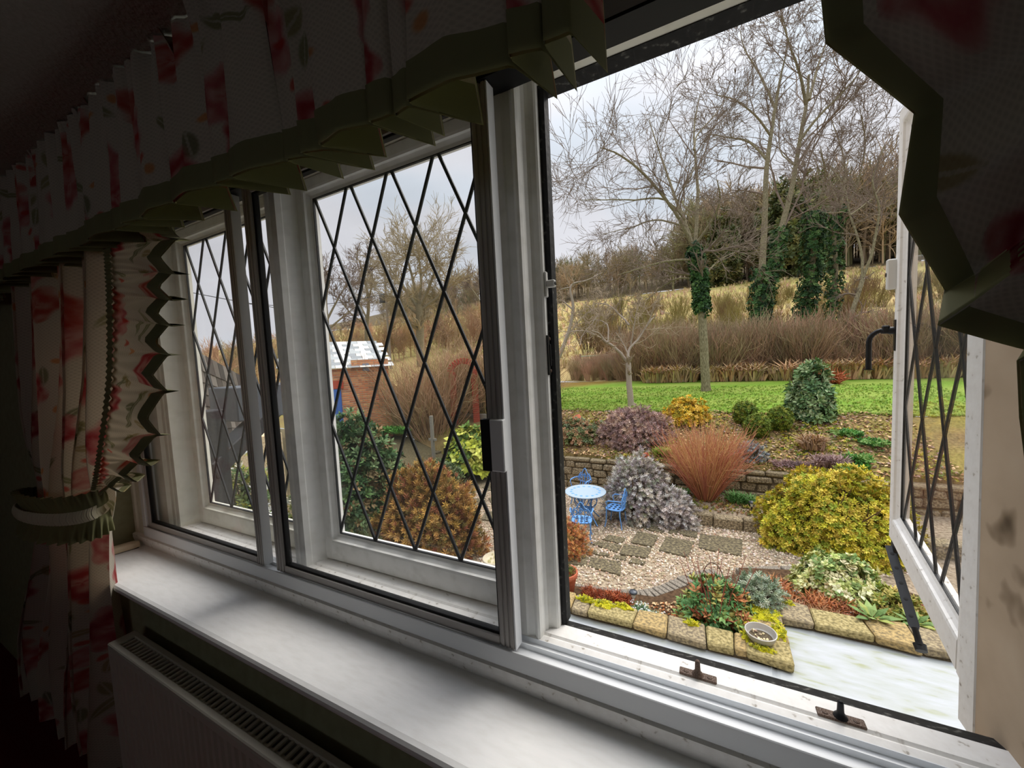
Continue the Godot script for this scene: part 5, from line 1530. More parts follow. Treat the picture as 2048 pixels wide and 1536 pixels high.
func tree_lines():
	var hang := func(k: String) -> Array:
		var l: Array = LIMBS[k].duplicate(true)
		var p: Vector3 = l[0][0][0]
		l[0][0][0] = Vector3(p.x, minf(p.y, ground_y(p.x, p.z)) - 0.08, p.z)
		if p.y > ground_y(p.x, p.z) + 0.4: l[0][0].insert(1, p)
		return l
	var ivy := shades([lin(48, 78, 40), lin(66, 98, 50), lin(38, 60, 34), lin(92, 118, 66)], 24, 0.2)
	var l: Array = hang.call("A")
	var t := bare_tree("lawn_tree", "slender bare tree with an ivied trunk standing alone on the lawn", l, M.bark, M.twig, [8, 4, 4, 3], 0.44, 0.03, 0.0075)
	ivy_on(t, l[0][0].slice(2), 0.26, 900, ivy)
	l = hang.call("B")
	t = bare_tree("tall_tree", "tallest bare tree, with twin trunks thick with ivy behind the hedge", l, M.bark, M.twig, [9, 4, 4, 3], 0.36, 0.04, 0.0105)
	ivy_on(t, l[0][0].slice(0, 4), 0.55, 1500, ivy)
	ivy_on(t, l[1][0].slice(0, 3), 0.5, 700, ivy)
	l = hang.call("C")
	t = bare_tree("ivied_snag", "broken trunk wholly wrapped in dark ivy beside the twin trunked tree", l, M.bark, M.twig, [6, 4, 4], 0.42, 0.04, 0.011)
	ivy_on(t, l[0][0], 0.62, 1700, ivy)
	l = hang.call("D")
	t = bare_tree("hedge_tree", "bare tree with a thin coat of ivy between the ivied snag and the forked one", l, M.bark, M.twig, [8, 4, 4, 3], 0.36, 0.04, 0.011)
	ivy_on(t, l[0][0], 0.42, 800, ivy)
	l = hang.call("E")
	t = bare_tree("hedge_tree", "thin pale trunked tree forking low, closest to the open casement", l, M.bark, M.twig, [8, 4, 4, 3], 0.34, 0.04, 0.009)
	ivy_on(t, l[0][0].slice(0, 3), 0.2, 160, ivy)
	l = hang.call("F")
	bare_tree("apple_tree", "small gnarled pruned apple tree with whitish bark on the lawn", l, M.bark_pale, M.twig_pale, [7, 4, 3], 0.42, 0.02, 0.008)
	l = hang.call("G")
	bare_tree("apple_tree", "larger crooked apple tree half hidden behind the window mullion", l, M.bark_pale, M.twig_pale, [13, 5, 4], 0.30, 0.02, 0.009)
	bare_tree("field_tree", "big round crowned bare oak seen through the middle light", hang.call("H"), M.bark, mat(rgb(164, 150, 118), 0.95), [10, 5, 4, 3], 0.46, 0.05, 0.021)
	bare_tree("field_tree", "bare tree behind the brick shed's roof ridge", hang.call("I"), M.bark, M.twig, [8, 4, 4, 3], 0.40, 0.05, 0.022)
	bare_tree("field_tree", "bare tree beside the middle light's frame, over the blue shed door", hang.call("J"), M.bark, M.twig, [8, 4, 4, 3], 0.40, 0.05, 0.018)
	bare_tree("field_tree", "distant bare tree behind the sliding panel's stile", hang.call("K"), M.bark, M.twig, [8, 4, 4, 3], 0.40, 0.05, 0.026)
	# the brown hedge at the end of the lawn: clumps of bare stems
	var vs := []
	for k in 4:
		var b := MB.new()
		fan_stems(b, Vector3.ZERO, 46, Vector2(0.75, 1.05), 0.30, 0.006, 3, 0.14, 0.3, 5)
		vs.append(b.mesh())
	t = thing("hedge", "dense brown leafless hedge closing the far end of the lawn", "hedge", Vector3(0, 0, 0), "", "stuff")
	var hc := shades([lin(172, 140, 116), lin(150, 124, 100), lin(186, 152, 126), lin(156, 142, 108), lin(178, 156, 120)], 30, 0.2)
	for k in 4:
		copies("bare_stems", vs[k], M.dry, strew(115, func():
			var x := rnd(-4.8, 15.0); var z := rnd(-24.6, -28.2) + x * 0.05
			return Vector3(x, ground_y(x, z) - 0.1 - 0.5 * (1.0 + sin(x * 1.7) * sin(x * 0.6 + 1.0)) * rnd(0.3, 1.0), z), Vector2(1.7, 3.7), 0.2), hc, t)
	t = thing("hedge", "lower scrubby end of the hedge behind the apple tree", "hedge", Vector3(0, 0, 0), "", "stuff")
	for k in 2:
		copies("bare_stems", vs[k], M.dry, strew(50, func():
			var x := rnd(-9.0, -4.2); var z := rnd(-25.5, -29.5)
			return Vector3(x, ground_y(x, z) - 0.1, z), Vector2(0.8, 1.7), 0.12), hc, t)
	var dg := shades([lin(220, 190, 150), lin(200, 168, 130), lin(172, 150, 112), lin(196, 150, 116)], 24, 0.2)
	solo_copies("dry_grass", "tall tan dead grass along the foot of the hedge", "grass", M.tuft, M.dry, strew(1900, func():
		var x := rnd(-3.4, 12.0); var z := -23.2 - pow(rnd(0, 1), 1.5) * 1.9
		if sin(x * 2.6) * sin(x * 1.1 + 2.0) + 0.3 * sin(x * 7.0) < rnd(-0.9, 0.5): return Vector3(0, -99, 0)
		return Vector3(x, ground_y(x, z), z), Vector2(0.35, 1.25), 0.3), dg)
	clump("dead_bracken", "rust red heap of dead bracken at the foot of the hedge", Vector3(4.6, -1.8, -21.6), 90, M.tuft, Vector3(0.5, 0.1, 0.4), Vector2(0.4, 0.8), shades([lin(176, 100, 60), lin(150, 84, 54)], 10, 0.2), "plant", "", 0.9)
	# field tussocks
	solo_copies("field_grass", "rough tussocks of pale grass over the hillside field", "grass", M.tuft, M.dry, strew(4200, func():
		var z := -30.0 - 80.0 * pow(rnd(0, 1), 1.3); var x := rnd(-0.75, 0.75) * -z
		return Vector3(x, ground_y(x, z), z), Vector2(0.5, 1.3), 0.3), shades([lin(216, 188, 154), lin(202, 180, 140), lin(180, 170, 118), lin(214, 178, 156)], 30, 0.16))
	# scrub on the field's near side
	t = thing("scrub", "scattered olive brown bushes on the field behind the hedge", "scrub", Vector3.ZERO, "", "stuff")
	for k in 2:
		copies("bare_stems", vs[k + 2], M.dry, strew(60, func():
			var z := rnd(-32.0, -70.0); var x := rnd(-0.3, 0.6) * -z
			return Vector3(x, ground_y(x, z) - 0.2, z), Vector2(2.0, 4.0), 0.1), shades([lin(140, 128, 76), lin(120, 100, 70)], 20, 0.2), t)
	# bare wood on the skyline
	var ws := []
	for k in 4:
		var b := MB.new()
		b.tube([Vector3(0, -0.5, 0), Vector3(0.1, 4, 0), Vector3(0, 8.5, 0.1)], [0.16, 0.12, 0.05], 5, false)
		for q in 16:
			grow(b, Vector3(0, rnd(2.0, 8.0), 0), (rdir() + Vector3.UP * 0.9).normalized(), rnd(2.0, 3.6), 0.07, 0, [4, 3], 0.1, 0.035)
		ws.append(b.mesh())
	t = thing("woods", "leafless brown wood along the crest of the hill", "wood", Vector3.ZERO, "", "stuff")
	var wc := shades([lin(158, 138, 112), lin(134, 120, 92), lin(176, 154, 116), lin(140, 134, 94)], 30, 0.2)
	for k in 4:
		copies("bare_trees", ws[k], M.dry, strew(150, func():
			var x := rnd(-120.0, 100.0)
			var z := rnd(-113.0, -150.0)
			return Vector3(x, ground_y(x, z) - 0.3, z), Vector2(0.6, 1.4), 0.05), wc, t)
	for k in 4:
		copies("bare_trees", ws[k], M.dry, strew(60, func():
			var x := rnd(-5.0, 70.0)
			var z := rnd(-114.0, -140.0)
			return Vector3(x, ground_y(x, z) - 0.3, z), Vector2(1.4, 2.3), 0.05), wc, t)
	# the lower wood beyond the shed
	t = thing("woods", "leafless brown wood beyond the brick shed", "wood", Vector3.ZERO, "", "stuff")
	for k in 4:
		copies("bare_trees", ws[k], M.dry, strew(70, func():
			var a := rnd(0.50, 1.15); var d := rnd(52.0, 95.0)
			var p := Vector3(-sin(a) * d, 0, -cos(a) * d)
			return Vector3(p.x, ground_y(p.x, p.z) - 0.8, p.z), Vector2(0.28, 0.6), 0.06), shades([lin(182, 156, 114), lin(160, 130, 102), lin(168, 158, 108), lin(190, 150, 116)], 30, 0.2), t)
	# evergreen crowns among the hill trees
	for q in [[Vector3(17.5, 19.0, -108.0), Vector3(6.5, 11.0, 5.0), "dark olive pine standing out of the wood behind the ivied snag"], [Vector3(3.5, 16.5, -109.0), Vector3(3.2, 8.0, 3.0), "smaller dark pine in the wood beside the lawn tree's crown"]]:
		t = thing("pine_tree", q[2], "tree", Vector3(q[0].x, ground_y(q[0].x, q[0].z), q[0].z), "dark pines on the hill")
		var b := MB.new()
		b.tube([Vector3(0, -0.5, 0), Vector3(0.2, q[1].y, 0), Vector3(0, q[1].y * 1.7, 0)], [0.5, 0.4, 0.2], 6, false)
		part("trunk", b, M.bark, t)
		copies("foliage", M.spray, M.leafy, crown(1600, Vector3(0, q[1].y * 0.9, 0), Vector3(q[1].x, q[1].y, q[1].z), Vector2(0.8, 1.5), 0.4, false, 0.4, 0.25), shades([lin(92, 98, 56), lin(72, 80, 46), lin(116, 112, 66)], 20, 0.2), t)

func yard_side():
	# dense evergreen and heather below the middle light
	var brown := mat(rgb(84, 64, 46), 0.95)
	shrub("evergreen_shrub", "tall dense dark green shrub filling the corner under the brick shed", Vector3(-7.75, -3.9, -6.35), Vector3(1.15, 2.55, 1.25), 5200, M.spray, Vector2(0.10, 0.19), shades([lin(62, 94, 52), lin(86, 114, 64), lin(112, 134, 88), lin(50, 76, 44), lin(140, 120, 84)], 40, 0.22), M.leafy, brown, 0.55, 0.4)
	shrub("heather", "big ochre brown heather bush spreading over the gravel", Vector3(-5.35, -3.9, -6.15), Vector3(1.12, 1.70, 0.95), 5200, M.sprig, Vector2(0.12, 0.22), shades([lin(166, 132, 66), lin(140, 106, 60), lin(184, 146, 80), lin(120, 104, 56), lin(150, 96, 66)], 40, 0.2), M.dry, brown, 0.5, 0.7)
	shrub("ground_cover", "low dull green plants between the heather and the evergreen", Vector3(-6.35, -3.9, -5.2), Vector3(0.9, 0.5, 0.7), 1200, M.sprig, Vector2(0.08, 0.15), shades([lin(110, 124, 84), lin(140, 134, 90), lin(96, 100, 70)], 20, 0.2), M.leafy, brown, 0.4, 0.4)
	shrub("laurel", "glossy lime green laurel leaning over the end of the retaining wall", Vector3(-7.15, -3.5, -10.5), Vector3(0.85, 1.25, 0.55), 620, M.spray_ivy, Vector2(0.16, 0.26), shades([lin(186, 192, 66), lin(150, 166, 60), lin(206, 206, 100), lin(96, 124, 56)], 24, 0.18), M.leafy, brown, 0.5, 0.4)
	shrub("ground_cover", "grey green bush below the lime laurel beside the paving", Vector3(-7.75, -3.75, -9.5), Vector3(0.85, 0.62, 0.55), 800, M.spray, Vector2(0.08, 0.15), shades([lin(124, 140, 92), lin(96, 114, 76), lin(150, 160, 116)], 20, 0.2), M.leafy, brown, 0.4, 0.4)
	clump("bedding_plant", "bright green leafy patch at the foot of the brick shed wall", Vector3(-10.3, -2.5, -10.3), 150, M.spray, Vector3(0.6, 0.15, 0.3), Vector2(0.12, 0.2), shades([lin(96, 156, 70), lin(120, 170, 80)], 12, 0.2))
	# brick shed with a slate roof, a red lintel and a blue door
	var p1 := Vector3(-12.30, -2.75, -8.28); var p2 := Vector3(-10.60, -2.75, -10.60)
	var ax := (p2 - p1).normalized(); var az := ax.cross(Vector3.UP).normalized() * -1.0
	if az.dot(-p1) < 0: az = -az
	var W := p1.distance_to(p2)
	var t := thing("brick_shed", "small orange brick shed with a slate roof and a blue door", "shed", p1)
	t.basis = Basis(ax, Vector3.UP, az) if ax.cross(Vector3.UP).dot(az) > 0 else Basis(ax, Vector3.UP, az)
	var bm := brick_m()
	var b := MB.new()
	b.box(Vector3(-0.4, -0.6, -3.0), Vector3(W, 2.72, 0.0))
	b.box(Vector3(1.62, 2.72, -0.30), Vector3(W, 3.02, 0.02))
	part("wall", b, bm, t)
	b = MB.new()
	b.box(Vector3(0.45, -0.5, -0.02), Vector3(1.21, 2.02, 0.03), 0.005)
	var dr := part("door", b, mat(rgb(52, 104, 176), 0.6), t)
	for i in 5:
		b = MB.new()
		b.box(Vector3(0.47 + i * 0.146, -0.48, 0.028), Vector3(0.606 + i * 0.146, 2.0, 0.040), 0.004)
		part("plank", b, mat(rgb(58 + i * 4, 112, 184), 0.6), dr)
	b = MB.new()
	b.box(Vector3(0.33, 2.03, -0.02), Vector3(1.30, 2.32, 0.045), 0.006)
	part("lintel", b, mat(rgb(186, 84, 62), 0.9), t)
	b = MB.new()
	b.box(Vector3(1.98, 2.60, 0.0), Vector3(2.2, 2.88, 0.045), 0.004)
	part("grey_block", b, mat(rgb(136, 140, 150), 0.8), t)
	var sm := [mat(rgb(196, 198, 194), 0.55), mat(rgb(168, 172, 170), 0.55), mat(rgb(208, 206, 196), 0.55), mat(rgb(142, 146, 146), 0.55)]
	var slope := deg_to_rad(22)
	var rf := Node3D.new()
	rf.name = "roof"
	t.add_child(rf)
	rf.transform = Transform3D(Basis(Vector3.RIGHT, slope), Vector3(-0.5, 2.74, 0.18))
	for row in 10:
		var n := 9
		for i in n:
			b = MB.new()
			var w := (W + 0.7) / n
			b.box(Vector3(i * w - (w * 0.5 if row % 2 else 0.0), 0.0, -0.40 - row * 0.30), Vector3((i + 1) * w - 0.012 - (w * 0.5 if row % 2 else 0.0), 0.016, 0.0 - row * 0.30), 0.003, Transform3D(Basis(Vector3.RIGHT, -0.03), Vector3(0, row * 0.003, 0)))
			part("slate", b, sm[(i * 7 + row * 3) % 4], rf)
	# red brick arch in the brush
	t = thing("brick_arch", "narrow red brick arch half buried in bare brush", "arch", Vector3(-8.5, -2.4, -12.4))
	var am := nmat([[0.0, rgb(120, 56, 44)], [0.5, rgb(178, 84, 66)], [1.0, rgb(196, 116, 92)]], 0.1, 4.0, 0.95, 0.3, 81)
	var da := Vector3(0.74, 0, -0.40)
	var arch := []
	for i in 30: arch.append([Vector3(-0.38, 0, 0.17) , i * 0.075])
	for side in [-1.0, 1.0]:
		for i in 27:
			b = MB.new()
			b.box(Vector3(-0.12, 0, -0.12), Vector3(0.12, 0.066, 0.12), 0.005, Transform3D(Basis(Vector3.UP, 0.5 + rnd(-0.03, 0.03)), Vector3(side * 0.37, i * 0.075, -side * 0.20)))
			part("brick", b, am, t)
	for i in 14:
		var a := PI * (i + 0.5) / 14.0
		b = MB.new()
		b.box(Vector3(-0.033, -0.11, -0.12), Vector3(0.033, 0.11, 0.12), 0.005, Transform3D(Basis(Vector3.UP, 0.5) * Basis(Vector3.BACK, a - PI / 2), Vector3(0.42 * cos(a), 2.02 + 0.42 * sin(a), -0.23 * cos(a))))
		part("brick", b, am, t)
	# bare brush round the shed and arch
	var vs := []
	for k in 3:
		b = MB.new()
		fan_stems(b, Vector3.ZERO, 34, Vector2(0.6, 1.1), 0.5, 0.0045, 3, 0.28, 0.5, 5)
		vs.append(b.mesh())
	for q in [["brush", "tangle of bare brown climbers against the shed's end wall", -10.0, -11.9, 0.6, 20, 3.2], ["brush", "bare brown brush growing round the red brick arch", -9.3, -13.9, 1.2, 26, 3.1], ["brush", "pale bare thicket between the arch and the sliding panel's edge", -8.0, -15.3, 1.5, 22, 2.9]]:
		t = thing(q[0], q[1], "brush", Vector3(q[2], 0, q[3]), "", "stuff")
		for k in 3:
			copies("bare_stems", vs[k], M.dry, strew(q[5] / 2, func():
				var x: float = rnd(-1, 1) * q[4]; var z := rnd(-1, 1) * 0.8
				return Vector3(x, ground_y(q[2] + x, q[3] + z) - 0.1, z), Vector2(q[6] * 0.4, q[6]), 0.25), shades([lin(186, 146, 116), lin(200, 166, 130), lin(164, 136, 100), lin(180, 160, 112)], 20, 0.2), t)
	shrub("evergreen_shrub", "dark ivy covered bush just behind the sliding panel's stile", Vector3(-8.6, -2.0, -16.2), Vector3(0.9, 3.6, 0.9), 1500, M.spray_ivy, Vector2(0.16, 0.28), shades([lin(78, 92, 58), lin(58, 74, 46), lin(108, 116, 76)], 20, 0.2), M.leafy, brown, 0.6, 0.3)
	# garden steps of stone slabs
	for i in 4:
		b = MB.new()
		var z := -10.5 - i * 0.62
		b.box(Vector3(-10.0 - i * 0.10, -3.5 + i * 0.25, z - 0.5), Vector3(-8.5 - i * 0.10, -3.12 + i * 0.25, z), 0.02)
		shake(b, 0, 0.012)
		solo("garden_step", b, M.slab, ["lowest stone step of the flight climbing past the grey post", "second stone step up past the grey post", "third stone step up past the grey post", "topmost stone step of the flight below the brick arch"][i], "step", "", "garden steps beside the grey post")
	# grey post with a crosspiece, and sleepers behind
	t = thing("timber_post", "grey weathered timber post with a short crosspiece beside the steps", "post", Vector3(-8.45, -3.5, -10.25))
	b = MB.new()
	b.box(Vector3(-0.05, 0, -0.05), Vector3(0.05, 1.72, 0.05), 0.008)
	var pm := nmat([[0.0, rgb(112, 108, 98)], [1.0, rgb(168, 164, 150)]], 0.05, 3.0, 0.95, 0.2, 82, Vector3(3, 0.4, 3))
	part("upright", b, pm, t)
	b = MB.new()
	b.box(Vector3(-0.16, 0.86, -0.03), Vector3(0.16, 0.94, 0.03), 0.006)
	part("crosspiece", b, pm, t)
	b = MB.new()
	b.box(Vector3(-10.2, -2.32, -12.95), Vector3(-7.2, -2.10, -12.75), 0.01)
	solo("timber_sleeper", b, pm, "long grey timber sleeper edging the bank under the arch", "sleeper")
	# neighbouring lean-to seen through the far light
	var dark := nmat([[0.0, rgb(34, 36, 38)], [1.0, rgb(58, 60, 62)]], 0.05, 3.0, 0.6, 0.1, 83)
	t = thing("porch_frame", "black painted timber porch post with a slanting brace and boxed head", "porch", Vector3(-3.55, -3.9, -1.60))
	b = MB.new()
	b.box(Vector3(-0.075, 0, -0.075), Vector3(0.075, 3.62, 0.075), 0.008)
	part("post", b, dark, t)
	b = MB.new()
	var br := Transform3D(frame_of(Vector3(-0.36, 0.36, -0.72)), Vector3(0, 3.18, 0))
	b.box(Vector3(-0.075, -0.1, -0.075), Vector3(0.075, 1.05, 0.075), 0.008, br)
	part("brace", b, dark, t)
	b = MB.new()
	b.box(Vector3(-0.62, 3.47, -1.0), Vector3(-0.16, 3.78, -0.28), 0.01)
	part("boxed_head", b, mat(rgb(74, 80, 86), 0.5), t)
	t = thing("lean_to", "old lean-to roof of dark slates beyond the porch post", "outbuilding", Vector3.ZERO)
	var A := Vector3(-5.0, 0.36, -2.0); var B := Vector3(-7.9, -0.22, -4.3); var C := Vector3(-7.0, -1.12, -3.7); var D := Vector3(-4.6, -0.80, -1.75)
	var us := (B - A); var vsn := (D - A)
	var nn := us.cross(vsn).normalized()
	if nn.dot(-A) < 0: nn = -nn
	var lm := [mat(rgb(74, 68, 62), 0.8), mat(rgb(98, 92, 84), 0.8), mat(rgb(60, 56, 52), 0.8), mat(rgb(120, 114, 106), 0.75)]
	var fb := Basis(us.normalized(), nn.cross(us.normalized()), nn)
	b = MB.new()
	b.out([A - nn * 0.02, B - nn * 0.02, C - nn * 0.02, D - nn * 0.02], A - nn)
	b.out([A - nn * 0.12, B - nn * 0.12, C - nn * 0.12, D - nn * 0.12], A)
	for e in [[A, B], [B, C], [C, D], [D, A]]:
		b.out([e[0] - nn * 0.02, e[1] - nn * 0.02, e[1] - nn * 0.12, e[0] - nn * 0.12], (A + C) * 0.5)
	part("roof_deck", b, lm[2], t)
	for row in 8:
		for i in 14:
			var s := (i + 0.5 + (0.5 if row % 2 else 0.0)) / 14.5
			var v := (row + 0.5) / 8.0
			var o := A.lerp(B, s).lerp(D.lerp(C, s), v)
			b = MB.new()
			b.box(Vector3(-0.115, -0.12, 0.0), Vector3(0.115, 0.12, 0.014), 0.002, Transform3D(fb * Basis(Vector3.RIGHT, -0.10), o))
			part("slate", b, lm[(i * 5 + row * 3) % 4], t)
	t = thing("pantile_roof", "patch of old red pantiles under the lean-to's eaves", "outbuilding", Vector3.ZERO)
	var tm := nmat([[0.0, rgb(120, 84, 66)], [0.5, rgb(176, 124, 98)], [1.0, rgb(206, 170, 144)]], 0.08, 3.0, 0.9, 0.2, 84)
	var a1 := Vector3(-5.4, -0.52, -2.3); var b1 := Vector3(-7.2, -0.72, -3.6); var c1 := Vector3(-6.9, -1.16, -3.5); var d1 := Vector3(-5.2, -0.98, -2.25)
	for row in 4:
		b = MB.new()
		b.grid(60, 3, func(s, v):
			var f: float = (row + 1.0 - v) / 4.0
			return a1.lerp(b1, s).lerp(d1.lerp(c1, s), f) + Vector3(0.012, 0.03, 0.01) * (1.0 + sin(s * 52.0)) + Vector3(0.3, 0.5, 0.2) * 0.03 * (1.0 - v))
		part("tile_course", b, tm, t)
	# pale wall, path and planting past the porch
	b = MB.new()
	b.box(Vector3(-10.2, -3.95, -5.9), Vector3(-9.7, -1.55, -3.4), 0.02)
	solo("wall_yard", b, nmat([[0.0, rgb(176, 150, 112)], [0.5, rgb(212, 190, 152)], [1.0, rgb(226, 210, 178)]], 0.05, 1.2, 0.95, 0.4, 85), "pale buff stone wall beyond the black porch post", "wall", "structure")
	shrub("flowering_shrub", "green bush with a few white flowers beyond the porch post", Vector3(-8.05, -3.9, -4.15), Vector3(0.7, 2.1, 0.7), 1300, M.spray, Vector2(0.09, 0.16), shades([lin(90, 112, 72), lin(120, 138, 80), lin(150, 150, 60), lin(216, 216, 206)], 24, 0.2), M.leafy, brown, 0.5, 0.4)
	# utility pole with a transformer, and cables
	t = thing("utility_pole", "thin utility pole with a small transformer among the bare trees", "utility pole", Vector3(-33.5, 0.0, -33.9))
	b = MB.new()
	b.tube([Vector3(0, -1.5, 0), Vector3(0.05, 10.2, 0)], [0.16, 0.11], 8)
	part("pole", b, mat(rgb(150, 140, 126), 0.9), t)
	b = MB.new()
	b.lathe([Vector2(0, 0), Vector2(0.32, 0), Vector2(0.34, 0.9), Vector2(0.2, 1.0), Vector2(0, 1.0)], 12, Transform3D(Basis(), Vector3(-0.42, 7.4, 0.15)))
	b.box(Vector3(-0.7, 8.2, -0.06), Vector3(0.2, 8.32, 0.22))
	part("transformer", b, mat(rgb(88, 92, 96), 0.6), t)
	b = MB.new()
	b.tube([Vector3(-33.6, 8.4, -33.9), Vector3(-36.5, 7.4, -30.5), Vector3(-39.5, 6.9, -27.0), Vector3(-43.0, 7.2, -23.0)], [0.03, 0.03, 0.03, 0.03], 4)
	solo("power_cable", b, M.iron, "thin cable sagging from the utility pole", "cable")
	b = MB.new()
	b.tube([Vector3(-15.3, 3.05, -4.0), Vector3(-14.62, 2.56, -7.3), Vector3(-14.5, 2.40, -9.0), Vector3(-14.3, 2.40, -11.0)], [0.012, 0.012, 0.012, 0.012], 4)
	solo("power_cable", b, M.iron, "thin cable crossing the sky in the far light", "cable")
	t = thing("cable_pole", "timber pole carrying the thin cable beyond the porch", "utility pole", Vector3(-15.3, -3.9, -4.0))
	b = MB.new()
	b.tube([Vector3(0, -0.2, 0), Vector3(0, 7.0, 0)], [0.11, 0.08], 8)
	part("pole", b, mat(rgb(150, 140, 126), 0.9), t)
	# field gate
	t = thing("field_gate", "pale green barred gate at the end of the mown track", "gate", Vector3(-8.95, ground_y(-8.95, -29.3) + 0.0, -29.3))
	var dg := Vector3(2.2, 0, -1.1)
	for i in 4:
		b = MB.new()
		b.tube([Vector3(0, 0.3 + i * 0.3, 0), dg + Vector3(0, 0.3 + i * 0.3, 0)], [0.04, 0.04], 6)
		part("bar", b, mat(rgb(150, 190, 160), 0.6), t)
	for k in 2:
		b = MB.new()
		b.box(Vector3(-0.06, -0.2, -0.06), Vector3(0.06, 1.4, 0.06), 0.01, Transform3D(Basis(), dg * k))
		part("post", b, mat(rgb(140, 120, 96), 0.9), t)

func brick_m() -> StandardMaterial3D:
	var n := 256
	var im := Image.create(n, n, false, Image.FORMAT_RGB8)
	var hm := Image.create(n, n, false, Image.FORMAT_RGB8)
	im.fill(rgb(186, 162, 134)); hm.fill(Color(0.2, 0.2, 0.2))
	var r := RandomNumberGenerator.new()
	r.seed = 3
	for row in 16:
		for k in 5:
			var x := k * 64 - (32 if row % 2 else 0)
			var c := rgb(222, 146, 98).lerp([rgb(232, 176, 124), rgb(176, 106, 80), rgb(212, 124, 86), rgb(146, 108, 88)][r.randi() % 4], r.randf() * 0.8)
			im.fill_rect(Rect2i(x + 2, row * 16 + 2, 60, 12), c)
			hm.fill_rect(Rect2i(x + 2, row * 16 + 2, 60, 12), Color(0.8, 0.8, 0.8))
	var m := mat(Color.WHITE, 0.95)
	m.albedo_texture = ImageTexture.create_from_image(im)
	m.heightmap_enabled = true; m.heightmap_texture = ImageTexture.create_from_image(hm); m.heightmap_scale = 0.8
	m.uv1_triplanar = true; m.uv1_scale = Vector3(1.11, 0.833, 1.11)
	return m

